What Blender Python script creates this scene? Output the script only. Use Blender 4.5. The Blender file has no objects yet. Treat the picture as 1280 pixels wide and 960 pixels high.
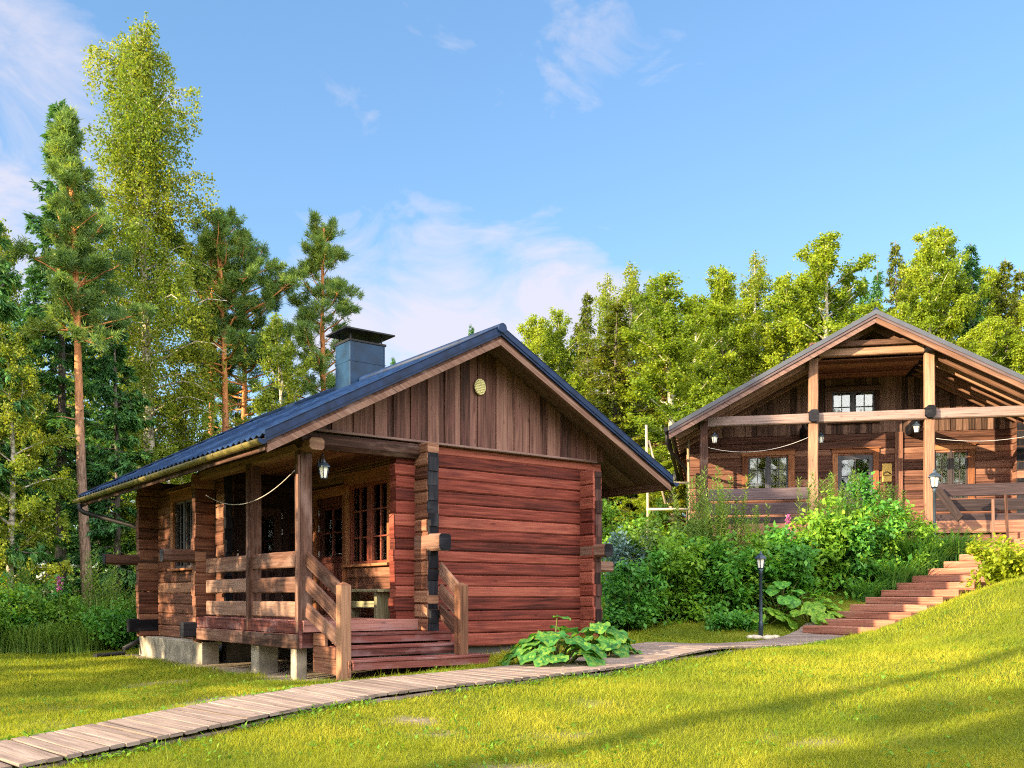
import bpy, math, random
import numpy as np
from mathutils import Vector, Matrix
R_ = math.radians
random.seed(7)
sc = bpy.context.scene
COL = sc.collection

# ---------------------------------------------------------------- camera, sky, sun, exposure
F, X0, H0, CZ = 1193.0, 640.0, 747.0, 1.0
cam = bpy.data.cameras.new("camera"); cam.sensor_fit = 'HORIZONTAL'; cam.sensor_width = 36
cam.lens = F / 1280 * 36; cam.shift_y = 267 / 1280; cam.clip_start = .05; cam.clip_end = 3000
co = bpy.data.objects.new("camera", cam); co.location = (0, 0, CZ); co.rotation_euler = (R_(90), 0, 0)
COL.objects.link(co); sc.camera = co

SUN_PHI, SUN_EL = 33.0, 16.0          # light travels towards +X, +Y
sdir = Vector((-math.cos(R_(SUN_PHI)) * math.cos(R_(SUN_EL)), -math.sin(R_(SUN_PHI)) * math.cos(R_(SUN_EL)), math.sin(R_(SUN_EL))))
sun = bpy.data.lights.new("sun", 'SUN'); sun.energy = 5.0; sun.angle = R_(0.55); sun.color = (1.0, .78, .46)
so = bpy.data.objects.new("sun", sun); so.rotation_euler = sdir.to_track_quat('Z', 'Y').to_euler(); COL.objects.link(so)

w = bpy.data.worlds.new("World"); sc.world = w; w.use_nodes = True
nt = w.node_tree; nd = nt.nodes; lk = nt.links; nd.clear()
sky = nd.new('ShaderNodeTexSky'); sky.sky_type = 'NISHITA'; sky.sun_disc = False
sky.sun_elevation = R_(SUN_EL); sky.sun_rotation = math.atan2(sdir.x, sdir.y)
sky.air_density = 1.0; sky.dust_density = 0.2; sky.ozone_density = 2.5
tc = nd.new('ShaderNodeTexCoord')
def vm(op, a=None, b=None):
    n = nd.new('ShaderNodeVectorMath'); n.operation = op
    for i, v in enumerate((a, b)):
        if v is None: continue
        if isinstance(v, (tuple, list, Vector)): n.inputs[i].default_value = tuple(v)
        else: lk.new(v, n.inputs[i])
    return n
def mt(op, a=None, b=None, c=None, clamp=False):
    n = nd.new('ShaderNodeMath'); n.operation = op; n.use_clamp = clamp
    for i, v in enumerate((a, b, c)):
        if v is None: continue
        if isinstance(v, (int, float)): n.inputs[i].default_value = v
        else: lk.new(v, n.inputs[i])
    return n.outputs[0]
dirv = vm('NORMALIZE', tc.outputs['Generated']).outputs[0]
def cdir(x, y):
    return Vector(((x - X0) / F, 1, (H0 - y) / F)).normalized()
sep = nd.new('ShaderNodeSeparateXYZ'); lk.new(dirv, sep.inputs[0])
mp = nd.new('ShaderNodeMapping'); lk.new(dirv, mp.inputs[0]); mp.inputs['Scale'].default_value = (5.0, 3.0, 9.0); mp.inputs['Rotation'].default_value = (0, R_(-18), 0)
n1 = nd.new('ShaderNodeTexNoise'); n1.inputs['Scale'].default_value = 1.6; n1.inputs['Detail'].default_value = 10; n1.inputs['Roughness'].default_value = .62; n1.inputs['Distortion'].default_value = .7
lk.new(mp.outputs[0], n1.inputs['Vector'])
cov = None                            # cloud banks: direction, angular radius, density
for (x, y, rad, amt) in [(-40, 180, .19, .95), (40, 330, .12, .85), (60, 80, .10, .6), (560, 435, .12, 1.4), (700, 405, .09, 1.4), (440, 440, .12, 1.2), (630, 470, .14, 1.4),
                         (560, 343, .035, .62), (640, 334, .03, .55), (430, 95, .08, .56), (560, 45, .10, .54), (720, 30, .10, .54), (870, 70, .09, .5), (330, 350, .08, .6), (-200, 400, .25, .9), (690, 300, .02, .4)]:
    d = vm('DOT_PRODUCT', dirv, cdir(x, y)).outputs['Value']
    a = mt('MULTIPLY_ADD', d, -2.0, 2.0)                  # ~ angle squared
    e = mt('POWER', 2.71828, mt('MULTIPLY', a, -1.0 / (rad * rad)))
    e = mt('MULTIPLY', e, amt)
    cov = e if cov is None else mt('MAXIMUM', cov, e)
thr = mt('SUBTRACT', n1.outputs['Fac'], mt('MULTIPLY_ADD', cov, -.52, .78))
cl = mt('MULTIPLY', thr, 3.2, clamp=True)
cl = mt('MULTIPLY', cl, .85)
mix = nd.new('ShaderNodeMix'); mix.data_type = 'RGBA'
lk.new(cl, mix.inputs['Factor'])
hs = nd.new('ShaderNodeHueSaturation'); hs.inputs['Hue'].default_value = .505; hs.inputs['Saturation'].default_value = 1.30; hs.inputs['Value'].default_value = .90
gm = nd.new('ShaderNodeGamma'); gm.inputs['Gamma'].default_value = .70; lk.new(sky.outputs[0], gm.inputs['Color']); lk.new(gm.outputs[0], hs.inputs['Color'])
lk.new(hs.outputs[0], mix.inputs['A'])
mix.inputs['B'].default_value = (1.75, 1.66, 1.86, 1)
bk = mt('MULTIPLY_ADD', sep.outputs[1], -2.2, mt('MULTIPLY_ADD', n1.outputs['Fac'], 1.2, -.40), clamp=True)  # bright cloud cover added behind the viewer, out of frame, as soft fill light
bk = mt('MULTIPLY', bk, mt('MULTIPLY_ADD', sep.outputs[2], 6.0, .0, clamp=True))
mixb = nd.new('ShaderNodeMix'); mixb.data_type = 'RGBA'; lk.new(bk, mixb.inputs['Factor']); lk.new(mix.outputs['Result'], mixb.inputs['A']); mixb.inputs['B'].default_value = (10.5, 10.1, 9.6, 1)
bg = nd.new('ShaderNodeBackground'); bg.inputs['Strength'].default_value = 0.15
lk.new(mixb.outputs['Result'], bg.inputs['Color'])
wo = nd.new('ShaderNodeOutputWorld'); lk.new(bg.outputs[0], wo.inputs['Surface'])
vs = sc.view_settings; vs.view_transform = 'Standard'; vs.look = 'None'; vs.gamma = 1; vs.exposure = 1.78; vs.use_curve_mapping = False
sc.render.engine = 'CYCLES'
try:
    sc.cycles.use_denoising = False; sc.cycles.filter_width = 1.1; sc.cycles.max_bounces = 7; sc.cycles.transparent_max_bounces = 8
    sc.cycles.diffuse_bounces = 4
except Exception: pass

# ---------------------------------------------------------------- helpers
def px(x, Y, y=None):
    return Vector(((x - X0) / F * Y, Y, CZ + ((H0 - y) / F * Y if y is not None else 0)))
def tag(o, label=None, cat=None, group=None, kind=None):
    if label: o['label'] = label
    if cat: o['category'] = cat
    if group: o['group'] = group
    if kind: o['kind'] = kind
    return o
def thing(name, loc, rz, label, cat, group=None):
    o = bpy.data.objects.new(name, None); COL.objects.link(o); o.location = loc; o.rotation_euler = (0, 0, rz)
    o.empty_display_size = .2
    return tag(o, label, cat, group)
class MB:
    """collects shapes of one part; every face has a uv in metres along its board and a random value of its board"""
    def __init__(s): s.v = []; s.f = []; s.uv = []; s.r = []; s.sm = []
    def face(s, idx, uvs, r, smooth=False): s.f.append(idx); s.uv.append(uvs); s.r.append(r); s.sm.append(smooth)
    def beam(s, p0, p1, w, h, up=(0, 0, 1), ch=.008, seg=1, jit=0.0, rnd=None, taper=1.0):
        p0, p1, up = Vector(p0), Vector(p1), Vector(up)
        ax = p1 - p0; L = ax.length; ax.normalize()
        sd = ax.cross(up)
        if sd.length < 1e-4: sd = ax.cross(Vector((0, 1, 0)))
        sd.normalize(); u = sd.cross(ax).normalized()
        a, b = w / 2, h / 2; c = min(ch, a * .8, b * .8)
        prof = [(-a + c, -b), (a - c, -b), (a, -b + c), (a, b - c), (a - c, b), (-a + c, b), (-a, b - c), (-a, -b + c)]
        n = len(prof); base = len(s.v); r = random.random() if rnd is None else rnd
        ou, ov = random.random() * 50, random.random() * 50
        per = [0.0]
        for i in range(n):
            q, t = prof[i], prof[(i + 1) % n]; per.append(per[-1] + math.hypot(q[0] - t[0], q[1] - t[1]))
        for k in range(seg + 1):
            t = k / seg; sc_ = 1 + (taper - 1) * t; o = p0 + ax * (L * t)
            j1 = random.uniform(-jit, jit); j2 = random.uniform(-jit, jit); js = 1 + random.uniform(-jit, jit) * 2
            for (x, y) in prof: s.v.append(o + sd * (x * sc_ + j1) + u * (y * sc_ * js + j2))
        for k in range(seg):
            for i in range(n):
                i2 = (i + 1) % n; q = base + k * n
                u0, u1 = ou + L * k / seg, ou + L * (k + 1) / seg
                s.face((q + i, q + i2, q + n + i2, q + n + i), ((u0, ov + per[i]), (u0, ov + per[i + 1]), (u1, ov + per[i + 1]), (u1, ov + per[i])), r)
        for st, rev in ((base, True), (base + seg * n, False)):
            idx = [st + i for i in range(n)]; uvs = [(ou + prof[i][0], ov + prof[i][1]) for i in range(n)]
            if rev: idx = idx[::-1]; uvs = uvs[::-1]
            s.face(tuple(idx), tuple(uvs), r)
        return s
    def box(s, x0, x1, y0, y1, z0, z1, ch=.006, **k):
        d = (x1 - x0, y1 - y0, z1 - z0); m = d.index(max(d))
        cx, cy, cz = (x0 + x1) / 2, (y0 + y1) / 2, (z0 + z1) / 2
        if m == 0: return s.beam((x0, cy, cz), (x1, cy, cz), d[1], d[2], ch=ch, **k)
        if m == 1: return s.beam((cx, y0, cz), (cx, y1, cz), d[0], d[2], ch=ch, **k)
        return s.beam((cx, cy, z0), (cx, cy, z1), d[1], d[0], up=(1, 0, 0), ch=ch, **k)
    def ext(s, poly, vec, rnd=None, gdir=(0, 0, 1)):
        poly = [Vector(p) for p in poly]; vec = Vector(vec); n = len(poly); b = len(s.v); g = Vector(gdir)
        r = random.random() if rnd is None else rnd; ou, ov = random.random() * 50, random.random() * 50
        s.v += poly + [p + vec for p in poly]
        nn = (poly[1] - poly[0]).cross(poly[2] - poly[0]).normalized(); sd = nn.cross(g)
        if sd.length < 1e-4: sd = Vector((1, 0, 0))
        def U(p): return (ou + p.dot(g), ov + p.dot(sd))
        flip = nn.dot(vec) > 0
        A = list(range(b, b + n)); B = list(range(b + n, b + 2 * n))
        fa = A[::-1] if flip else A; fb = B if flip else B[::-1]
        s.face(tuple(fa), tuple(U(s.v[i]) for i in fa), r); s.face(tuple(fb), tuple(U(s.v[i]) for i in fb), r)
        for i in range(n):
            j = (i + 1) % n; q = (b + i, b + j, b + n + j, b + n + i)
            if not flip: q = q[::-1]
            L = vec.length; e = (poly[j] - poly[i]).length
            s.face(q, ((ou, ov), (ou + e, ov), (ou + e, ov + L), (ou, ov + L)), r)
        return s
    def tube(s, pts, rad, n=8, cap=True, rnd=None, smooth=True):
        pts = [Vector(p) for p in pts]; m = len(pts)
        if not hasattr(rad, '__len__'): rad = [rad] * m
        b = len(s.v); r = random.random() if rnd is None else rnd; ou = random.random() * 50; L = 0; Ls = [0]
        for i in range(1, m): L += (pts[i] - pts[i - 1]).length; Ls.append(L)
        ref = None
        for i in range(m):
            t = (pts[min(i + 1, m - 1)] - pts[max(i - 1, 0)])
            t = t.normalized() if t.length > 1e-9 else Vector((0, 0, 1))
            if ref is None: ref = Vector((1, 0, 0)) if abs(t.x) < .9 else Vector((0, 1, 0))
            a = (ref - t * ref.dot(t)).normalized(); ref = a; c = t.cross(a)
            for k in range(n):
                th = 2 * math.pi * k / n
                s.v.append(pts[i] + (a * math.cos(th) + c * math.sin(th)) * rad[i])
        for i in range(m - 1):
            for k in range(n):
                k2 = (k + 1) % n; q = b + i * n
                v0, v1 = 2 * math.pi * rad[i] * k / n, 2 * math.pi * rad[i] * (k + 1) / n
                s.face((q + k, q + k2, q + n + k2, q + n + k), ((ou + Ls[i], v0), (ou + Ls[i], v1), (ou + Ls[i + 1], v1), (ou + Ls[i + 1], v0)), r, smooth)
        if cap:
            for st, rev in ((b, True), (b + (m - 1) * n, False)):
                idx = [st + k for k in range(n)]
                if rev: idx = idx[::-1]
                s.face(tuple(idx), tuple((ou, 0.01 * k) for k in range(n)), r)
        return s
    def lathe(s, c, prof, n=12, smooth=True):
        c = Vector(c)
        return s.tube([c + Vector((0, 0, z)) for (rr, z) in prof], [max(rr, .0005) for (rr, z) in prof], n, True, None, smooth)
    def pyramid(s, c, n, prof, rot=0.0):
        """n-sided lofted shape, flat shaded"""
        b = len(s.v); r = random.random(); c = Vector(c)
        for (rr, z) in prof:
            for k in range(n):
                th = rot + 2 * math.pi * k / n; s.v.append(c + Vector((rr * math.cos(th), rr * math.sin(th), z)))
        for i in range(len(prof) - 1):
            for k in range(n):
                k2 = (k + 1) % n; q = b + i * n
                s.face((q + k, q + k2, q + n + k2, q + n + k), ((0, 0), (.1, 0), (.1, .1), (0, .1)), r)
        for st, rev in ((b, True), (b + (len(prof) - 1) * n, False)):
            idx = [st + k for k in range(n)]
            if rev: idx = idx[::-1]
            s.face(tuple(idx), tuple((0, 0.01 * k) for k in range(n)), r)
        return s
    def build(s, name, mat, parent=None, loc=None):
        me = bpy.data.meshes.new(name); me.from_pydata([tuple(v) for v in s.v], [], s.f)
        uvl = me.uv_layers.new(name="UVMap"); flat = [c for f in s.uv for p in f for c in p]
        uvl.data.foreach_set('uv', flat)
        at = me.attributes.new('rnd', 'FLOAT', 'FACE'); at.data.foreach_set('value', s.r)
        me.polygons.foreach_set('use_smooth', s.sm)
        me.materials.append(mat); me.update()
        o = bpy.data.objects.new(name, me); COL.objects.link(o)
        if parent: o.parent = parent
        if loc is not None: o.location = loc
        return o
def npmesh(name, V, nper, rnd, mat, parent=None, smooth=False, uv=None):
    """numpy polygons: V (N, nper, 3), each face its own vertices"""
    N = len(V); me = bpy.data.meshes.new(name)
    me.vertices.add(N * nper); me.vertices.foreach_set('co', np.ascontiguousarray(V, dtype=np.float32).ravel())
    me.loops.add(N * nper); me.loops.foreach_set('vertex_index', np.arange(N * nper, dtype=np.int32))
    me.polygons.add(N); me.polygons.foreach_set('loop_start', np.arange(0, N * nper, nper, dtype=np.int32))
    me.polygons.foreach_set('loop_total', np.full(N, nper, dtype=np.int32))
    if smooth: me.polygons.foreach_set('use_smooth', np.ones(N, dtype=bool))
    at = me.attributes.new('rnd', 'FLOAT', 'FACE'); at.data.foreach_set('value', np.asarray(rnd, dtype=np.float32))
    me.materials.append(mat); me.update(); me.validate()
    o = bpy.data.objects.new(name, me); COL.objects.link(o)
    if parent: o.parent = parent
    return o

# ---------------------------------------------------------------- materials
def newmat(name):
    m = bpy.data.materials.new(name); m.use_nodes = True; t = m.node_tree; t.nodes.clear()
    return m, t, t.nodes, t.links
def ramp(n, stops):
    r = n.new('ShaderNodeValToRGB'); e = r.color_ramp.elements
    e[0].position, e[0].color = stops[0][0], (*stops[0][1], 1); e[1].position, e[1].color = stops[-1][0], (*stops[-1][1], 1)
    for p, c in stops[1:-1]:
        x = e.new(p); x.color = (*c, 1)
    return r
def wood(name, dark, mid, light, rough=.75, gs=(1.3, 26), bump=.35, wear=None, wear_amt=.5, var=.55):
    m, t, n, l = newmat(name)
    uv = n.new('ShaderNodeUVMap'); mpp = n.new('ShaderNodeMapping'); mpp.inputs['Scale'].default_value = (gs[0], gs[1], 1); l.new(uv.outputs[0], mpp.inputs[0])
    g = n.new('ShaderNodeTexNoise'); g.inputs['Scale'].default_value = 1; g.inputs['Detail'].default_value = 7; g.inputs['Roughness'].default_value = .65; g.inputs['Distortion'].default_value = .4
    l.new(mpp.outputs[0], g.inputs['Vector'])
    mp2 = n.new('ShaderNodeMapping'); mp2.inputs['Scale'].default_value = (1.1, 3.2, 1); l.new(uv.outputs[0], mp2.inputs[0])
    b = n.new('ShaderNodeTexNoise'); b.inputs['Scale'].default_value = 1.4; b.inputs['Detail'].default_value = 5; b.inputs['Roughness'].default_value = .6; l.new(mp2.outputs[0], b.inputs['Vector'])
    at = n.new('ShaderNodeAttribute'); at.attribute_name = 'rnd'
    a1 = n.new('ShaderNodeMath'); a1.operation = 'MULTIPLY_ADD'; a1.inputs[1].default_value = var; l.new(at.outputs['Fac'], a1.inputs[0]); a1.inputs[2].default_value = -var / 2
    a2 = n.new('ShaderNodeMath'); a2.operation = 'ADD'; l.new(a1.outputs[0], a2.inputs[0]); l.new(g.outputs['Fac'], a2.inputs[1])
    r = ramp(n, [(.22, dark), (.5, mid), (.82, light)]); l.new(a2.outputs[0], r.inputs[0])
    col = r.outputs[0]
    if wear:
        th = n.new('ShaderNodeMapRange'); th.inputs['From Min'].default_value = .52; th.inputs['From Max'].default_value = .70; th.inputs['To Max'].default_value = wear_amt
        l.new(b.outputs['Fac'], th.inputs['Value'])
        mx = n.new('ShaderNodeMix'); mx.data_type = 'RGBA'; l.new(th.outputs[0], mx.inputs['Factor']); l.new(col, mx.inputs['A']); mx.inputs['B'].default_value = (*wear, 1); col = mx.outputs['Result']
    mp4 = n.new('ShaderNodeMapping'); mp4.inputs['Scale'].default_value = (.55, 34, 1); l.new(uv.outputs[0], mp4.inputs[0])
    cr = n.new('ShaderNodeTexNoise'); cr.inputs['Scale'].default_value = 1; cr.inputs['Detail'].default_value = 3; l.new(mp4.outputs[0], cr.inputs['Vector'])
    ck = n.new('ShaderNodeMapRange'); ck.inputs['From Min'].default_value = .30; ck.inputs['From Max'].default_value = .385; ck.inputs['To Min'].default_value = .22; ck.inputs['To Max'].default_value = 1; l.new(cr.outputs['Fac'], ck.inputs['Value'])
    mc = n.new('ShaderNodeMix'); mc.data_type = 'RGBA'; mc.blend_type = 'MULTIPLY'; mc.inputs['Factor'].default_value = .85; l.new(col, mc.inputs['A']); l.new(ck.outputs[0], mc.inputs['B']); col = mc.outputs['Result']
    # knots
    vo = n.new('ShaderNodeTexVoronoi'); vo.inputs['Scale'].default_value = 1; mp3 = n.new('ShaderNodeMapping'); mp3.inputs['Scale'].default_value = (2.2, 7, 1); l.new(uv.outputs[0], mp3.inputs[0]); l.new(mp3.outputs[0], vo.inputs['Vector'])
    kn = n.new('ShaderNodeMapRange'); kn.inputs['From Min'].default_value = .05; kn.inputs['From Max'].default_value = .13; kn.inputs['To Min'].default_value = .35; kn.inputs['To Max'].default_value = 1; l.new(vo.outputs['Distance'], kn.inputs['Value'])
    mk = n.new('ShaderNodeMix'); mk.data_type = 'RGBA'; mk.blend_type = 'MULTIPLY'; mk.inputs['Factor'].default_value = .7; l.new(col, mk.inputs['A']); l.new(kn.outputs[0], mk.inputs['B'])
    p = n.new('ShaderNodeBsdfPrincipled'); p.inputs['Roughness'].default_value = rough; p.inputs['Specular IOR Level'].default_value = .18
    l.new(mk.outputs['Result'], p.inputs['Base Color'])
    bp = n.new('ShaderNodeBump'); bp.inputs['Strength'].default_value = bump; bp.inputs['Distance'].default_value = .012; l.new(g.outputs['Fac'], bp.inputs['Height']); l.new(bp.outputs[0], p.inputs['Normal'])
    o = n.new('ShaderNodeOutputMaterial'); l.new(p.outputs[0], o.inputs[0])
    return m
def plain(name, c, rough=.5, metal=0.0, noise=.25, scale=6, bump=.1, spec=.5):
    m, t, n, l = newmat(name)
    tcx = n.new('ShaderNodeTexCoord'); g = n.new('ShaderNodeTexNoise'); g.inputs['Scale'].default_value = scale; g.inputs['Detail'].default_value = 6; l.new(tcx.outputs['Object'], g.inputs['Vector'])
    r = ramp(n, [(.3, tuple(x * (1 - noise) for x in c)), (.7, tuple(min(1, x * (1 + noise)) for x in c))]); l.new(g.outputs['Fac'], r.inputs[0])
    p = n.new('ShaderNodeBsdfPrincipled'); p.inputs['Roughness'].default_value = rough; p.inputs['Metallic'].default_value = metal; p.inputs['Specular IOR Level'].default_value = spec
    l.new(r.outputs[0], p.inputs['Base Color'])
    bp = n.new('ShaderNodeBump'); bp.inputs['Strength'].default_value = bump; bp.inputs['Distance'].default_value = .01; l.new(g.outputs['Fac'], bp.inputs['Height']); l.new(bp.outputs[0], p.inputs['Normal'])
    o = n.new('ShaderNodeOutputMaterial'); l.new(p.outputs[0], o.inputs[0])
    return m
def glassmat(name, tint=(.05, .06, .07), refl=.15):
    m, t, n, l = newmat(name)
    tr = n.new('ShaderNodeBsdfTransparent'); tr.inputs[0].default_value = (.82, .86, .84, 1)
    gl = n.new('ShaderNodeBsdfGlossy'); gl.inputs['Roughness'].default_value = .03; gl.inputs[0].default_value = (.9, .92, .95, 1)
    tcx = n.new('ShaderNodeTexCoord'); g = n.new('ShaderNodeTexNoise'); g.inputs['Scale'].default_value = 1.7; l.new(tcx.outputs['Object'], g.inputs['Vector'])
    bp = n.new('ShaderNodeBump'); bp.inputs['Strength'].default_value = .05; bp.inputs['Distance'].default_value = .05; l.new(g.outputs['Fac'], bp.inputs['Height']); l.new(bp.outputs[0], gl.inputs['Normal'])
    fr = n.new('ShaderNodeFresnel'); fr.inputs[0].default_value = 1.5
    ad = n.new('ShaderNodeMath'); ad.operation = 'MULTIPLY_ADD'; ad.inputs[1].default_value = 1.2; ad.inputs[2].default_value = refl * .4; ad.use_clamp = True; l.new(fr.outputs[0], ad.inputs[0])
    mx = n.new('ShaderNodeMixShader'); l.new(ad.outputs[0], mx.inputs[0]); l.new(tr.outputs[0], mx.inputs[1]); l.new(gl.outputs[0], mx.inputs[2])
    o = n.new('ShaderNodeOutputMaterial'); l.new(mx.outputs[0], o.inputs[0])
    return m
def leafmat(name, dark, mid, light, trans=.35, rough=.5, spec=.25):
    m, t, n, l = newmat(name)
    at = n.new('ShaderNodeAttribute'); at.attribute_name = 'rnd'
    oi = n.new('ShaderNodeObjectInfo')
    a = n.new('ShaderNodeMath'); a.operation = 'MULTIPLY_ADD'; a.inputs[1].default_value = .22; l.new(oi.outputs['Random'], a.inputs[0]); l.new(at.outputs['Fac'], a.inputs[2])
    s = n.new('ShaderNodeMath'); s.operation = 'SUBTRACT'; l.new(a.outputs[0], s.inputs[0]); s.inputs[1].default_value = .11
    r = ramp(n, [(0, dark), (.5, mid), (1, light)]); l.new(s.outputs[0], r.inputs[0])
    p = n.new('ShaderNodeBsdfPrincipled'); p.inputs['Roughness'].default_value = rough; p.inputs['Specular IOR Level'].default_value = spec; l.new(r.outputs[0], p.inputs['Base Color'])
    tl = n.new('ShaderNodeBsdfTranslucent')
    br = n.new('ShaderNodeMix'); br.data_type = 'RGBA'; br.blend_type = 'MULTIPLY'; br.inputs['Factor'].default_value = 1; l.new(r.outputs[0], br.inputs['A']); br.inputs['B'].default_value = (1.5, 1.35, .6, 1)
    l.new(br.outputs['Result'], tl.inputs[0])
    mx = n.new('ShaderNodeMixShader'); mx.inputs[0].default_value = trans; l.new(p.outputs[0], mx.inputs[1]); l.new(tl.outputs[0], mx.inputs[2])
    o = n.new('ShaderNodeOutputMaterial'); l.new(mx.outputs[0], o.inputs[0])
    return m
def barkmat(name, c1, c2, sc_=(2.0, 8.0), hi=None, h0=5, h1=8):
    """bark; hi = colour of the upper trunk of a pine (flaky orange), from height h0 to h1"""
    m, t, n, l = newmat(name)
    uv = n.new('ShaderNodeUVMap'); mpp = n.new('ShaderNodeMapping'); mpp.inputs['Scale'].default_value = (*sc_, 1); l.new(uv.outputs[0], mpp.inputs[0])
    g = n.new('ShaderNodeTexNoise'); g.inputs['Scale'].default_value = 2.5; g.inputs['Detail'].default_value = 6; l.new(mpp.outputs[0], g.inputs['Vector'])
    r = ramp(n, [(.35, c1), (.62, c2)]); l.new(g.outputs['Fac'], r.inputs[0]); col = r.outputs[0]
    if hi:
        tcx = n.new('ShaderNodeTexCoord'); sp = n.new('ShaderNodeSeparateXYZ'); l.new(tcx.outputs['Object'], sp.inputs[0])
        mr = n.new('ShaderNodeMapRange'); mr.inputs['From Min'].default_value = h0; mr.inputs['From Max'].default_value = h1; l.new(sp.outputs[2], mr.inputs['Value'])
        r2 = ramp(n, [(.35, tuple(x * .6 for x in hi)), (.62, hi)]); l.new(g.outputs['Fac'], r2.inputs[0])
        mx = n.new('ShaderNodeMix'); mx.data_type = 'RGBA'; l.new(mr.outputs[0], mx.inputs['Factor']); l.new(col, mx.inputs['A']); l.new(r2.outputs[0], mx.inputs['B']); col = mx.outputs['Result']
    p = n.new('ShaderNodeBsdfPrincipled'); p.inputs['Roughness'].default_value = .9; p.inputs['Specular IOR Level'].default_value = .15; l.new(col, p.inputs['Base Color'])
    bp = n.new('ShaderNodeBump'); bp.inputs['Strength'].default_value = .6; bp.inputs['Distance'].default_value = .03; l.new(g.outputs['Fac'], bp.inputs['Height']); l.new(bp.outputs[0], p.inputs['Normal'])
    o = n.new('ShaderNodeOutputMaterial'); l.new(p.outputs[0], o.inputs[0])
    return m

RED = wood('red_stained_log', (.04, .010, .008), (.165, .036, .026), (.31, .095, .066), rough=.85, wear=(.075, .02, .02), wear_amt=.6, var=.5, bump=.7)
REDL = wood('orange_red_log', (.04, .017, .012), (.16, .068, .044), (.32, .175, .115), rough=.75, wear=(.12, .04, .03), wear_amt=.4, var=.4)
BRN = wood('brown_board', (.03, .015, .013), (.112, .052, .043), (.25, .135, .108), rough=.8, wear=(.15, .055, .06), wear_amt=.5, var=.42, bump=.6)
RAIL = wood('weathered_rail', (.035, .017, .013), (.112, .055, .041), (.235, .14, .108), rough=.8, wear=(.24, .16, .14), wear_amt=.6)
POSTW = wood('newel_pine', (.06, .025, .016), (.155, .07, .042), (.29, .16, .10), rough=.75, wear=(.2, .1, .06), wear_amt=.4)
DECK = wood('deck_red', (.05, .014, .012), (.155, .046, .04), (.32, .15, .13), rough=.7, wear=(.24, .15, .16), wear_amt=.65)
SOFF = wood('dark_soffit', (.04, .024, .022), (.12, .07, .062), (.23, .15, .135), rough=.8, wear=(.12, .08, .08), wear_amt=.5, var=.4)
CHAR = wood('dark_log_end', (.003, .003, .006), (.008, .008, .014), (.022, .022, .03), rough=.75, wear=(.07, .07, .08), wear_amt=.35)
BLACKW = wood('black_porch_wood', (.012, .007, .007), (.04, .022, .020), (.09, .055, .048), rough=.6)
DOORW = wood('door_brown', (.04, .014, .011), (.12, .036, .028), (.21, .08, .06), rough=.5, wear=(.05, .02, .03), wear_amt=.4)
GREYW = wood('grey_walkway', (.095, .07, .062), (.20, .152, .138), (.34, .27, .245), rough=.9, gs=(1.5, 18), wear=(.20, .15, .13), wear_amt=.75, var=.2)
HLOG = wood('house_log', (.04, .018, .014), (.14, .062, .044), (.29, .15, .105), rough=.75, wear=(.08, .035, .03), wear_amt=.5, var=.45)
HBRN = wood('house_timber', (.05, .026, .018), (.165, .085, .056), (.33, .195, .13), rough=.75, wear=(.15, .09, .075), wear_amt=.45)
HDARK = wood('dark_violet_board', (.02, .014, .016), (.055, .036, .042), (.11, .08, .09), rough=.8)
HGREY = wood('house_grey_beam', (.05, .032, .03), (.125, .082, .075), (.24, .17, .16), rough=.8, wear=(.16, .13, .14), wear_amt=.6)
HGAB = wood('house_gable_board', (.03, .018, .015), (.10, .056, .044), (.22, .13, .10), rough=.8, var=.5)
TRIM = wood('window_trim', (.11, .042, .022), (.27, .105, .05), (.4, .19, .10), rough=.7)
STEPW = wood('garden_step', (.12, .045, .03), (.28, .115, .08), (.42, .22, .16), rough=.85, wear=(.26, .16, .12), wear_amt=.5, var=.2)
BENCHW = wood('bench_green', (.09, .085, .05), (.2, .19, .115), (.3, .28, .18), rough=.7)
PALE = wood('pale_pole', (.2, .16, .10), (.36, .29, .2), (.5, .43, .33), rough=.8)
CONC = plain('concrete', (.24, .21, .17), .95, 0, .5, 4, .5)
ROOFM = plain('roof_blue_metal', (.005, .018, .062), .5, .0, .5, 7, .05, spec=.22)
CHIM = plain('chimney_metal', (.006, .028, .07), .5, .0, .35, 4, .05, spec=.25)
GUTM = plain('gutter_olive', (.115, .092, .028), .45, .0, .45, 9, .1)
DARKM = plain('dark_metal', (.012, .012, .015), .55, .0, .3, 8, .05, spec=.25)
BLUEM = plain('lamp_blue_metal', (.028, .045, .07), .4, .4, .2, 8, .05)
STEEL = plain('steel', (.6, .6, .6), .3, 1.0, .1, 8, .02)
SASHD = plain('sash_dark', (.035, .025, .028), .5, 0, .2, 8, .03)
SASHR = plain('sash_red', (.20, .045, .025), .5, 0, .25, 8, .03)
SASHG = plain('sash_greyviolet', (.05, .048, .065), .5, 0, .2, 8, .03)
CURT = plain('curtain', (.62, .56, .40), .9, 0, .15, 4, .05)
LGLASS = plain('lamp_glass', (.75, .74, .68), .25, 0, .1, 8, .02)
VENT = plain('vent_cream', (.66, .60, .30), .6, 0, .15, 20, .05)
ROPE = plain('cable_white', (.33, .31, .31), .7, 0, .1, 8, .02)
GLASS = glassmat('window_glass')
YSIGN = plain('sign_yellow', (.55, .36, .08), .6, 0, .2, 10, .05)

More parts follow.
